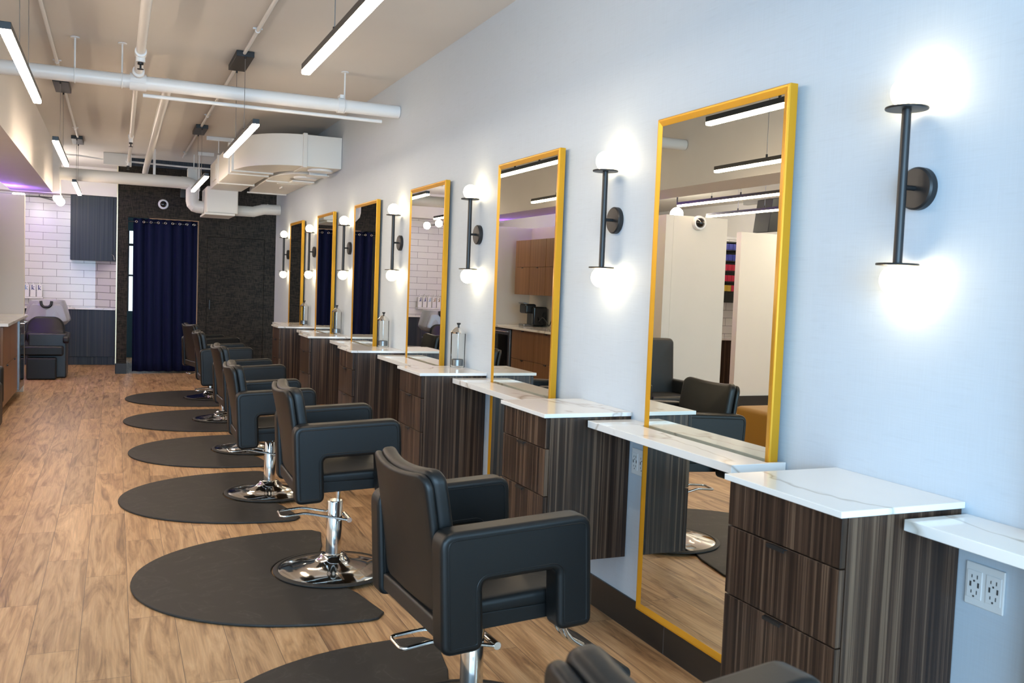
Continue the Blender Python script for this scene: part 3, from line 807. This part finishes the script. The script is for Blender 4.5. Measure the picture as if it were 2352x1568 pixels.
for y, r in ((6.42, .036), (10.35, .027), (12.60, .027)):
    b = cyl(bm_new(), (-1.915, y, 2.855), r, -.05, .05, 'Y', 18); cyl(b, (-1.915, y, 2.855), r*.8, -.06, 0, 'Z', 14); obj('tee', b, M['pipe'], t, True)
    b = bm_new(); lathe(b, [(0,-.062),(.018,-.062),(.018,-.075),(.006,-.078),(.006,-.098),(.020,-.102),(.020,-.105),(0,-.105)], (-1.915, y, 2.855), 14); obj('sprinkler_head', b, M['black'], t, True)
run('drain_pipe', [(-1.70, 7.45, 2.88), (-1.69, 13.0, 2.845), (-1.69, 13.55, 2.82)], .038, 'white drain pipe running lengthwise right of the sprinkler pipe')
CX = [(-1.222, [(3.92, 6.86), (7.38, 10.40), (10.92, 13.35)], 'white ceiling conduit linking the right row of pendants'), (-2.475, [(-2.9, 5.08), (5.60, 8.62), (9.15, 12.18)], 'white ceiling conduit linking the left row of pendants')]
for x, segs, lab in CX:
    t = thing('conduit', (x, 7, CZ-.02), lab, 'conduit', 'ceiling conduits')
    for y0, y1 in segs + ([(-2.9, 3.40)] if x > -2 else []):
        obj('tube', tube(bm_new(), [(x, y0, CZ-.018), (x, y1, CZ-.018)], .0125, 10), M['pipe'], t, True)
        b = bm_new(); yc = y0+.78*(y1-y0); bx(b, x-.030, x+.030, yc-.012, yc+.012, CZ-.010, CZ-.001); cyl(b, (x, yc, CZ-.018), .0165, -.012, .012, 'Y', 12); obj('clip', b, M['pipe'], t)
# duct along the wall
t = thing('air_duct', (-.74, 11, 2.555), 'white rectangular air duct curving out of the wallpapered wall', 'duct')
D0, D1 = 2.555, 2.862
def curve(p0, pc, p1, n=12):
    return [((1-u)**2*p0[0]+2*u*(1-u)*pc[0]+u*u*p1[0], (1-u)**2*p0[1]+2*u*(1-u)*pc[1]+u*u*p1[1]) for u in [i/n for i in range(n+1)]]
poly = [(-.003, 9.10)] + curve((-.36, 9.10), (-.86, 9.16), (-.94, 9.95)) + [(-.95, 12.36), (-.565, 12.36)] + curve((-.54, 9.93), (-.52, 9.68), (-.36, 9.56)) + [(-.003, 9.54)]
obj('elbow', prism(bm_new(), poly, D0, D1, lambda u, v, w: (u, v, w)), M['duct'], t, bevel=.004)
b = bm_new()
for y0, y1 in ((9.93, 9.99), (10.23, 10.30), (11.35, 11.42)): obj('flange', box(-.962, -.535, y0, y1, D0-.014, D1+.012), M['duct'], t, bevel=.003)
obj('flange', box(-.385, -.345, 9.082, 9.55, D0-.012, D1+.012), M['duct'], t, bevel=.003)
b = bm_new(); bx(b, -.965, -.945, 11.55, 11.95, 2.61, 2.79); obj('access_panel', b, M['duct'], t, bevel=.004)
b = box(-.99, -.60, 12.36, 13.02, 2.262, 2.60); obj('plenum', b, M['duct'], t, bevel=.02, seg=3)
b = box(-1.01, -.64, 12.33, 13.04, 2.235, 2.262); obj('plenum_flange', b, M['duct'], t, bevel=.004)
b = bm_new(); lathe(b, [(0,-.012),(.085,-.012),(.118,-.020),(.125,-.010),(.125,0),(0,0)], (-.17, 9.32, D0), 36); obj('diffuser', b, M['pipe'], t, True)
b = box(-.24, -.06, 9.50, 9.53, 2.52, 2.553); bx(b, -.25, -.05, 9.44, 9.64, 2.512, 2.522); obj('register', b, M['pipe'], t, bevel=.004)
t = thing('branch_duct', (-.27, 11, 2.555), 'white branch duct lying against the wall behind the curved duct', 'duct')
poly = [(-.003, 9.78)] + curve((-.22, 9.78), (-.46, 9.86), (-.50, 10.50)) + [(-.47, 12.30), (-.03, 12.30), (-.003, 12.30)]
obj('trunk', prism(bm_new(), poly, D0, 2.85, lambda u, v, w: (u, v, w)), M['duct'], t, bevel=.004)
b = bm_new()
for y in (10.68, 12.27): obj('flange', box(-.50, -.005, y, y+.05, D0-.014, D0), M['duct'], t)
obj('slot', box(-.34, -.10, 10.90, 10.93, D0-.006, D0), M['duct'], t); obj('damper_lever', box(-.235, -.225, 11.25, 11.40, D0-.02, D0), M['duct'], t)
b = bm_new(); lathe(b, [(0,-.012),(.085,-.012),(.118,-.020),(.125,-.010),(.125,0),(0,0)], (-.17, 10.10, D0), 36); obj('diffuser', b, M['pipe'], t, True)
b = box(-.28, -.04, 10.26, 10.46, 2.520, 2.535); obj('register', b, M['pipe'], t, bevel=.004)
# round ducts at the back
t = thing('round_duct', (-1.6, 12.8, 2.655), 'fat round white duct crossing in front of the dark wall and elbowing into the plenum', 'duct')
obj('tube', tube(bm_new(), [(-2.695, 12.80, 2.655), (-1.20, 12.80, 2.655)], .077, 26), M['duct'], t, True)
b = bm_new(); tube(b, [(-1.27, 12.80, 2.655), (-1.13, 12.80, 2.650), (-1.13, 12.80, 2.36), (-.992, 12.80, 2.350)], .082, 24, round_=.12, rs=3); obj('elbow', b, M['duct'], t, True, angle=12)
obj('strap', box(-1.615, -1.585, 12.785, 12.815, 2.73, CZ-.002), M['pipe'], t)
t = thing('round_duct_branch', (-.3, 12.76, 2.35), 'round white duct with a segmented bend between plenum and wallpapered wall', 'duct')
obj('tube', tube(bm_new(), [(-.598, 12.76, 2.335), (-.36, 12.76, 2.335), (-.22, 12.76, 2.375), (-.004, 12.76, 2.380)], .070, 24), M['duct'], t, True, angle=10)
b = bm_new()
for x, z in ((-.34, 2.34), (-.25, 2.368), (-.17, 2.378)): cyl(b, (x, 12.76, z), .0735, -.006, .006, 'X', 24)
obj('bead', b, M['duct'], t, True)
t = thing('duct_hanger', (-.96, 11.2, 3.0), 'white strut channel with thin rods holding the duct from the ceiling', 'hanger')
b = box(-1.10, -.60, 11.20, 11.25, CZ-.045, CZ-.002); obj('channel', b, M['pipe'], t)
b = cyl(bm_new(), (-.965, 11.22, 0), .006, D1+.013, CZ-.04, 'Z', 8); obj('rod', b, M['pipe'], t)
t = thing('plenum_hanger', (-1.0, 12.7, 3.0), 'short white strut channel with rods above the plenum', 'hanger')
b = box(-1.08, -.88, 12.68, 12.73, CZ-.045, CZ-.002); obj('channel', b, M['pipe'], t)
b = cyl(bm_new(), (-1.06, 12.70, 0), .006, 2.45, CZ-.04, 'Z', 8); obj('rod', b, M['pipe'], t)
t = thing('control_box', (-1.10, 13.05, 2.58), 'white control box hanging up behind the plenum', 'box')
obj('case', box(-1.18, -1.02, 12.98, 13.12, 2.58, 2.87), M['duct'], t, bevel=.006)
obj('rod', cyl(bm_new(), (-1.10, 13.05, 0), .006, 2.87, CZ-.0005, 'Z', 8), M['pipe'], t)
b = box(-2.21, -1.86, 13.60, 13.72, 2.90, CZ-.002); tag(obj('junction_box', b, M['duct'], bevel=.003), 'long white junction box on the ceiling before the dark wall', 'box')
run('cable_conduit', [(-1.86, 13.66, 2.965), (-1.2, 13.66, 2.955), (-.5, 13.66, 2.955), (.2, 13.66, 2.955)], .012, 'thin conduit running right from the long junction box', 'conduit', n=10)
run('cable_tail', [(-2.70, 13.6, 2.985), (-2.5, 13.6, 2.985), (-2.215, 13.64, 2.965)], .010, 'thin conduit running left from the long junction box', 'conduit', n=10)
struct('trim_2', box(-2.02, .9, 14.0, 14.08, 2.955, CZ), M['slate'])
# wall speaker, ring camera on dark wall
t = thing('dome_camera', (-1.419, DY, 2.466), 'round white ring camera above the navy curtain', 'camera')
b = bm_new(); lathe(b, [(.045,-.030),(.066,-.026),(.072,-.012),(.072,0),(0,0)], (-1.419, DY, 2.466), 36, 'Y'); obj('ring', b, M['plastic'], t, True)
b = bm_new(); lathe(b, [(0,-.040),(.022,-.038),(.040,-.030),(.046,-.018),(0,-.018)], (-1.419, DY, 2.466), 28, 'Y'); obj('lens_dome', b, M['dglass'], t, True)
t = thing('loudspeaker', (-1.08, DY, 2.6), 'small black box loudspeaker high on the dark wall', 'loudspeaker')
obj('cabinet', box(-1.20, -.96, DY-.20, DY-.03, 2.56, 2.76), M['blackp'], t, bevel=.01)
obj('bracket', box(-1.10, -1.06, DY-.03, DY, 2.62, 2.70), M['black'], t)
obj('indicator', cyl(bm_new(), (-1.07, DY-.20, 2.615), .010, -.004, 0, 'Y', 10), M['steel'], t)

# ------------------------------------------------------------------ curtain
t = thing('curtain', (-1.4, DY+.04, 0), 'floor length navy curtain with metal eyelets hanging in the doorway of the dark wall', 'curtain')
def curt():
    bm = bm_new()
    n, m = 150, 14
    rows = []
    for j in range(m+1):
        v = j/m; z = .03+(2.243-.03)*v
        row = []
        for i in range(n+1):
            u = i/n
            x = -1.815+.005*(1-v)+u*(.872)
            am = .030*(1-.25*v)
            y = DY+.055+am*math.sin(u*2*PI*6.5+.6*math.sin(v*2.2))+.012*math.sin(u*31+v*2)
            row.append(bm.verts.new((x, y, z + (.006*math.sin(u*2*PI*9) if j == m else 0))))
        rows.append(row)
    for a, b_ in zip(rows, rows[1:]):
        for i in range(n): bm.faces.new((a[i], a[i+1], b_[i+1], b_[i]))
    return bm
cu = obj('fabric', curt(), M['curtain'], t, True, angle=80)
md = cu.modifiers.new('thick', 'SOLIDIFY'); md.thickness = .004
for i in range(9):
    x = -1.775+i*.098
    u = (x+1.815)/.872
    b = bm_new(); tube(b, [(x+.014*math.cos(a), DY+.018+.0*u, 2.196+.014*math.sin(a)) for a in [2*PI*k/16 for k in range(16)]], .0035, 6, True)
    obj('eyelet', b, M['chrome'], t, True)
tag(obj('curtain_rod', cyl(bm_new(), (0, DY+.055, 2.196), .011, -1.884, -.926, 'X', 14), M['black'], smooth=True), 'black curtain rod across the top of the doorway', 'rod')

# ------------------------------------------------------------------ wash area
t = thing('wash_wall_cabinet', (-2.36, 15.8, 1.62), 'blue grey wall cabinet hanging on the white tile', 'cabinet')
obj('body', box(-2.686, -2.040, 15.69, WY-.002, 1.625, 2.62), M['slate'], t, bevel=.002)
dr = obj('door', box(-2.684, -2.088, 15.67, 15.688, 1.627, 2.618), M['slate'], t, bevel=.0015)
obj('filler_strip', box(-2.084, -2.040, 15.672, 15.688, 1.627, 2.618), M['slate'], t, bevel=.001)
b = bm_new(); tube(b, [(-2.10, 15.66, 1.73), (-2.075, 15.63, 1.715), (-2.065, 15.63, 1.67), (-2.06, 15.665, 1.645)], .006, 8); obj('handle', b, M['chrome'], dr, True)
t = thing('wash_counter_cabinet', (-3.0, 15.8, 0), 'blue grey base cabinet below the white tile', 'cabinet')
obj('body', box(-4.2, -2.040, 15.70, WY-.31 if False else 15.715, .09, .862), M['slate'], t)
obj('panel', box(-4.2, -2.042, 15.68, 15.715, .13, .862), M['slate'], t, bevel=.002)
obj('plinth', box(-4.2, -2.045, 15.695, 15.712, .003, .128), M['slate'], t)
poly = [(-4.2, 15.66), (-2.040, 15.66), (-2.040, 15.715), (-2.337, 16.017), (-4.2, 16.017)]
obj('countertop', prism(bm_new(), poly, .864, .888, lambda u, v, w: (u, v, w)), M['quartz'], t, bevel=.002)
tag(obj('wall_shelf', box(-3.75, -3.065, 15.86, WY-.001, 1.008, 1.034), M['plastic'], bevel=.003), 'thin white shelf on the tile holding the product bottles', 'shelf')
# product bottles with the letter k
def kmark(bm, x, y, z, s):
    bx(bm, x-.42*s, x-.16*s, y-.001, y, z-.62*s, z+.98*s)
    for sg in (1, -1):
        prism(bm, [(x-.18*s, z-.16*s), (x-.02*s, z+(.04 if sg > 0 else .02)*s), (x+.50*s, z+(.52 if sg > 0 else -.62)*s), (x+.18*s, z+(.52 if sg > 0 else -.62)*s)], y-.001, y, lambda u, v, w: (u, w, v))
BL = ['white pump bottle with navy letter k, nearest the wall cabinet', 'white pump bottle with navy letter k, second from the right', 'white pump bottle with pale blue letter k, partly behind the partition',
      'white pump bottle with tan letter k, fourth from the right, seen in a mirror', 'white pump bottle with tan letter k, fifth from the right, seen in a mirror', 'white pump bottle with navy letter k, leftmost on the shelf, seen in a mirror']
BM = ['navy', 'navy', 'sky', 'tan', 'tan', 'navy']
for i in range(6):
    x = -3.115-.090*i; y = 15.925; z = 1.0345
    t = thing('product_bottle', (x, y, z), BL[i], 'bottle', 'k bottles on the wash shelf')
    bt = obj('body', box(x-.038, x+.038, y-.03, y+.03, z, z+.185), M['bottle'], t, bevel=.006, seg=3)
    b = bm_new(); kmark(b, x, y-.0302, z+.135, .046); obj('letter', b, M[BM[i]], bt, label=BM[i].replace('sky', 'pale blue')+' letter k')
    b = bm_new(); cyl(b, (x, y, z), .013, .185, .205, 'Z', 14); cyl(b, (x, y, z), .005, .205, .225, 'Z', 10); bx(b, x-.008, x+.008, y-.034, y+.010, z+.225, z+.236); obj('pump', b, M['bottle'], t, True)
# backwash unit
BX, BY = -2.905, 13.55
t = thing('backwash_chair', (BX, BY+.4, 0), 'black shampoo chair with grey basin in front of the white tile', 'shampoo chair')
obj('leg_box', box(BX-.20, BX+.155, BY-.05, BY+.12, .005, .29), M['leather'], t, bevel=.02, seg=3)
obj('seat', box(BX-.235, BX+.235, BY+.0, BY+.52, .315, .44), M['leather'], t, bevel=.025, seg=3)
obj('pedestal', box(BX-.20, BX+.265, BY+.20, BY+.75, .0, .60), M['blackp'], t, bevel=.02)
def bfn(a, b_, c):
    k = 1-.10*(b_+.19)/.38
    return (BX+a*k, BY+.30+.40*(b_+.19)+c, .455+(b_+.19)*.93-.020*max(0, (abs(a)-.12))/.1*(b_ > 0))
bm = pad(bm_new(), .50, .40, .09, .12, .03, bfn, crown=.01); obj('backrest', bm, M['leather'], t, True, angle=80)
for s in (-1, 1):
    b = bm_new(); pad(b, .44, .09, .075, .04, .02, lambda a, b_, c: (BX+s*.262+c, BY+.28+a, .545+b_+a*.12)); obj('armrest', b, M['leather'], t, True, angle=80)
def basin():
    bm = bm_new(); n = 64
    cy, cz = BY+.74, 1.035
    rows = []
    for sx, sy, dz, notch in ((.15, .14, -.36, 0), (.24, .24, -.33, 0), (.292, .285, -.27, 0), (.288, .282, -.24, .1), (.245, .272, -.08, .8), (.218, .268, -.012, 1), (.214, .262, .0, 1), (.200, .250, .004, 1), (.180, .225, -.05, .8), (.15, .18, -.15, 0), (.08, .09, -.18, 0)):
        row = []
        for i in range(n):
            a = 2*PI*i/n
            ca, sa = math.cos(a), math.sin(a)
            e = .62
            x = BX+sx*math.copysign(abs(ca)**e, ca); y = cy+sy*math.copysign(abs(sa)**e, sa)
            d = 0
            if sa < 0: d = -.085*math.exp(-((x-BX)/.066)**4)*notch
            slope = -.05*max(0, -sa)*0
            row.append(bm.verts.new((x, y, cz+dz+d+slope)))
        rows.append(row)
    for p, q in zip(rows, rows[1:]):
        for i in range(n): bm.faces.new((p[i], p[(i+1) % n], q[(i+1) % n], q[i]))
    bm.faces.new(list(reversed(rows[0]))); bm.faces.new(rows[-1])
    return bm
bo = obj('basin', basin(), M['porcelain'], t, True, angle=50)
bm = pad(bm_new(), .52, .26, .05, .05, .02, lambda a, b_, c: (BX+a*(1.04-.30*(b_+.13)/.26), BY+.475+.30*(b_+.13)*-.0+c-.04*abs(a)/.26*-1, .865+b_*.95-.075*math.exp(-(a/.066)**4)*max(0, b_*7.6))); obj('apron', bm, M['porcelain'], bo, True, angle=80)
b = bm_new(); tube(b, [(BX-.066, BY+.452, 1.030), (BX-.058, BY+.452, .975), (BX-.03, BY+.45, .950), (BX+.03, BY+.45, .950), (BX+.058, BY+.452, .975), (BX+.066, BY+.452, 1.030)], .018, 12, round_=.03); obj('neck_cushion', b, M['blackp'], bo, True)
# globe chandelier
t = thing('globe_chandelier', (-3.0, 14.2, 2.43), 'black branching lamp with small white globes above the shampoo chair', 'pendant lamp')
GC = (-3.01, 14.2)
obj('stem', cyl(bm_new(), (*GC, 0), .009, 2.44, CZ-.001, 'Z', 12), M['black'], t, True)
for (dx, dy, dz) in ((.235, -.22, -.0), (-.25, .22, .03), (.238, .38, -.006), (-.24, -.38, -.01)):
    p1 = (GC[0]+dx, GC[1]+dy, 2.43+dz)
    a = obj('branch', tube(bm_new(), [(*GC, 2.45), p1], .010, 10), M['black'], t, True)
    obj('globe', ball(bm_new(), p1, .058, 24, 14), M['bulbf'], a, True)

# ------------------------------------------------------------------ coffee nook
t = thing('nook_counter', (-3.3, 11, .89), 'pale counter slab of the coffee nook at the left edge of the photo', 'countertop')
obj('slab', box(-3.598, -2.985, 10.0, 12.198, .892, .922), M['quartz'], t, bevel=.002)
t = thing('bar_fridge', (-3.3, 11.78, 0), 'steel framed under counter fridge with dark glass door', 'fridge')
obj('body', box(-3.59, -3.05, 11.50, 12.07, .09, .885), M['blackp'], t, bevel=.004)
dr = obj('door', box(-3.048, -3.012, 11.505, 12.065, .10, .875), M['steel'], t, bevel=.005)
obj('door_glass', box(-3.0118, -3.009, 11.575, 11.995, .18, .80), M['dglass'], dr)
b = bm_new(); tube(b, [(-3.012, 11.57, .845), (-2.975, 11.57, .845), (-2.975, 12.0, .845), (-3.012, 12.0, .845)], .007, 8); obj('handle', b, M['chrome'], dr, True)
b = bm_new(); [bx(b, -3.53+.0, -3.49, y, y+.04, .001, .09) or bx(b, -3.11, -3.07, y, y+.04, .001, .09) for y in (11.53, 12.0)]; obj('foot', b, M['blackp'], t)
t = thing('nook_cabinet', (-3.3, 10.8, 0), 'walnut base cabinet with two tiers of drawers beside the bar fridge', 'cabinet')
obj('body', box(-3.595, -3.052, 10.03, 11.48, .10, .89), M['walnut'], t)
obj('plinth', box(-3.55, -3.12, 10.06, 11.45, .001, .10), M['blackp'], t)
for y0, y1 in ((10.032, 10.752), (10.758, 11.478)):
    for z0, z1 in ((.105, .494), (.499, .885)):
        dr = obj('drawer', box(-3.050, -3.032, y0, y1, z0, z1), M['walnut'], t, bevel=.0015)
        obj('handle', box(-3.030, -3.018, (y0+y1)/2-.03, (y0+y1)/2+.03, z1-.014, z1-.002), M['black'], dr)
for i, (y0, y1) in enumerate(((11.02, 12.02), (10.0, 11.015))):
    t = thing('nook_wall_cabinet', (-3.45, (y0+y1)/2, 1.36), ['walnut wall cabinet above the coffee maker, seen in the second mirror', 'walnut wall cabinet left of the coffee maker, mostly hidden from the mirrors'][i], 'cabinet', 'walnut wall cabinets of the coffee nook')
    obj('body', box(-3.598, -3.30, y0+.003, y1-.003, 1.36, 2.12), M['walnut'], t)
    for z0, z1 in ((1.362, 1.742), (1.746, 2.118)):
        for a0, a1 in ((y0+.003, (y0+y1)/2-.002), ((y0+y1)/2+.002, y1-.003)):
            dr = obj('door', box(-3.298, -3.28, a0, a1, z0, z1), M['walnut'], t, bevel=.0015)
            if z0 < 1.5: obj('handle', box(-3.279, -3.270, (a0+a1)/2-.02, (a0+a1)/2+.02, z1-.014, z1-.003), M['black'], dr)
CYc = 11.72
t = thing('coffee_maker', (-3.43, CYc, .923), 'black pod coffee maker on the nook counter, seen in the second mirror', 'coffee maker')
obj('body', box(-3.58, -3.40, CYc-.12, CYc+.12, .925, 1.20), M['blackp'], t, bevel=.03, seg=4)
obj('brew_head', box(-3.45, -3.28, CYc-.11, CYc+.11, 1.10, 1.235), M['blackp'], t, bevel=.03, seg=4)
obj('drip_tray', box(-3.45, -3.27, CYc-.09, CYc+.09, .925, .955), M['steel'], t, bevel=.008)
obj('water_tank', box(-3.57, -3.36, CYc-.21, CYc-.122, .94, 1.20), M['dglass'], t, bevel=.02, seg=3)
obj('lid_handle', tube(bm_new(), [(-3.32, CYc-.08, 1.235), (-3.265, CYc-.08, 1.245), (-3.265, CYc+.08, 1.245), (-3.32, CYc+.08, 1.235)], .01, 8), M['steel'], t, True)
obj('cord', tube(bm_new(), [(-3.44, CYc-.215, 1.0), (-3.46, CYc-.30, 1.07), (-3.52, CYc-.34, .97), (-3.56, CYc-.30, .93), (-3.58, CYc-.38, 1.08), (-3.597, CYc-.38, 1.12)], .006, 8, round_=.05), M['black'], t, True)
# violet strips on top of the partitions and under the bulkhead end
def strip(name, bm, lab): return tag(obj(name, bm, M['purple']), lab, 'light strip')
strip('led_strip', box(-3.68, -3.65, 8.75, 12.15, 2.3205, 2.3225), 'violet light strip along the top of the nook back wall')
strip('led_strip', box(-3.64, -3.08, 12.26, 12.29, 2.3205, 2.3225), 'violet light strip along the top of the partition end')
strip('led_strip', box(-3.64, -3.08, 12.31, 12.316, 2.26, 2.30), 'violet light strip on the far face of the partition end')

# ------------------------------------------------------------------ things behind the partitions, seen in the mirrors
t = thing('colour_shelf_unit', (-5.9, 10.75, 1.36), 'dark wall shelf unit filled with colour cartons, seen in the largest mirror', 'shelf unit')
b = box(-6.7, -5.25, 10.92, 10.945, 1.36, 2.22); bx(b, -6.72, -6.70, 10.65, 10.945, 1.36, 2.22); bx(b, -5.25, -5.23, 10.65, 10.945, 1.36, 2.22); obj('case', b, M['blackp'], t)
lv = [1.36, 1.50, 1.64, 1.79, 1.93, 2.08]
for z in lv + [2.20]: obj('shelf_board', box(-6.70, -5.25, 10.66, 10.92, z, z+.016), M['blackp'], t)
mats = ['blackp', 'yellowbox', 'redbox', 'redbox', 'bluebox', 'bluebox']
desc = ['', 'yellow', 'red', 'crimson', 'blue', 'dark blue']
proto = {}
for li, z in enumerate(lv):
    if li == 0: continue
    for i in range(14):
        x = -6.28+i*.072
        key = mats[li] if not (li == 1 and i % 3 == 0) else 'redbox'
        if key not in proto:
            o = tag(obj('carton', box(-.033, .033, -.09, .09, 0, .085), M[key], origin=(0, 0, 0), bevel=.002), 'x', 'carton', key.replace('box', '')+' cartons on the colour shelf')
            proto[key] = o
        else: o = dup(proto[key])
        o.location = (x, 10.765, z+.0165); o['label'] = 'small %s carton standing in the dark colour shelf unit' % key.replace('box', '')
t = thing('dispensary_cabinet', (-5.9, 10.7, 0), 'dark zebra wood base cabinet below the colour shelf, seen in the largest mirror', 'cabinet')
obj('body', box(-6.9, -5.1, 10.55, 10.945, .01, .83), M['zebra'], t)
obj('countertop', box(-6.92, -5.08, 10.52, 10.948, .832, .862), M['quartz'], t)
t = thing('dome_camera', (-4.02, 8.65, 2.25), 'white dome camera on the beige partition, seen in the largest mirror', 'camera')
b = bm_new(); lathe(b, [(.055,-.05),(.075,-.045),(.082,-.02),(.082,0),(0,0)], (-4.02, 8.649, 2.25), 32, 'Y'); obj('housing', b, M['plastic'], t, True)
b = bm_new(); lathe(b, [(0,-.095),(.03,-.088),(.05,-.065),(.054,-.045),(0,-.045)], (-4.01, 8.649, 2.25), 24, 'Y'); obj('lens_dome', b, M['dglass'], t, True)
t = thing('loudspeaker', (-6.6, 10.6, 2.5), 'large tilted black loudspeaker seen in the largest mirror', 'loudspeaker')
b = bm_new(); prism(b, [(-.18, -.22), (.17, -.26), (.20, .20), (-.10, .26)], -.17, .17, lambda u, v, w: (-6.6+u, 10.55+w-.25*v, 2.62+v)); obj('cabinet', b, M['blackp'], t, bevel=.01)
obj('bracket', box(-6.64, -6.56, 10.6, 11.2, 2.80, 2.86), M['steel'], t)
t = thing('globe_pendant', (-4.75, 10.2, 2.5), 'single white globe pendant behind the partition, seen in the largest mirror', 'pendant lamp')
obj('stem', cyl(bm_new(), (-4.75, 10.2, 0), .010, 2.56, CZ-.001), M['black'], t, True)
obj('globe', ball(bm_new(), (-4.75, 10.2, 2.49), .085), M['bulbf'], t, True)
# ottoman
t = thing('ottoman', (-3.51, 6.45, 0), 'square mustard leather ottoman seen in the largest mirror', 'ottoman')
bm = pad(bm_new(), .62, .62, .34, .06, .04, lambda a, b_, c: (-3.51+a, 6.45+b_, .295+c), crown=.015); obj('cushion', bm, M['mustard'], t, True, angle=80)
obj('plinth', box(-3.78, -3.24, 6.18, 6.72, .0, .12), M['blackp'], t)
# waiting armchairs
def lounge(x, y, rot, label):
    t = thing('waiting_armchair', (0, 0, 0), label, 'armchair', 'black waiting armchairs')
    obj('seat', box(-.22, .23, -.249, .249, .22, .42), M['leather2'], t, bevel=.03, seg=3)
    bm = pad(bm_new(), .54, .62, .13, .05, .03, lambda a, b_, c: (-.235+c-.07*(b_+.31), a, .36+b_+.31), crown=.01); obj('backrest', bm, M['leather2'], t, True, angle=80)
    for s in (-1, 1):
        obj('armrest', box(-.31, .24, s*.30-.05, s*.30+.05, .20, .55), M['leather2'], t, bevel=.03, seg=3)
    for fx in (-.26, .20):
        for fy in (-.29, .29): obj('leg', box(fx-.02, fx+.02, fy-.02, fy+.02, .0, .205), M['black'], t)
    t.location = (x, y, 0); t.rotation_euler = (0, 0, rot)
    return t
lounge(-3.225, 9.32, 0, 'black waiting armchair whose arm shows at the left edge of the photo')
lounge(-3.21, 7.98, -PI/2, 'tall backed black armchair seen at the left of the largest mirror')

# ------------------------------------------------------------------ light
def area(name, loc, rot, sx, sy, energy, col):
    l = bpy.data.lights.new(name, 'AREA'); l.shape = 'RECTANGLE'; l.size = sx; l.size_y = sy; l.energy = energy; l.color = col
    o = bpy.data.objects.new(name, l); COL.objects.link(o); o.location = loc; o.rotation_euler = rot
    return o
for i, x in enumerate((-5.0, -1.9)):       # bluish panels inside the storefront windows, added to stand in for a camera flash
    area('window_daylight', (x, -3.02, 1.6), (PI/2, 0, 0), 2.7, 2.2, 300, (.42, .71, 1.0))
for x, y in ((-5.9, 5.6), (-5.9, 12.6), (-6.9, 9.0)):        # unseen fill lights added to brighten the area beyond the bulkhead
    l = bpy.data.lights.new('reception_lamp', 'POINT'); l.energy = 75; l.color = (1, .93, .80); l.shadow_soft_size = .12
    o = bpy.data.objects.new('reception_lamp', l); COL.objects.link(o); o.location = (x, y, 2.45)
wd = bpy.data.worlds.new('sky'); sc.world = wd; wd.use_nodes = True
wd.node_tree.nodes['Background'].inputs['Color'].default_value = (.72, .86, 1.0, 1)
wd.node_tree.nodes['Background'].inputs['Strength'].default_value = 1.6

sc.view_settings.view_transform = 'Standard'; sc.view_settings.look = 'None'; sc.view_settings.gamma = 1
sc.view_settings.use_curve_mapping = False; sc.view_settings.exposure = 0.12
cy = sc.cycles
cy.use_denoising = True
cy.max_bounces = 9; cy.diffuse_bounces = 4; cy.glossy_bounces = 5; cy.transmission_bounces = 6; cy.transparent_max_bounces = 12
cy.caustics_reflective = True; cy.caustics_refractive = False; cy.sample_clamp_indirect = 6
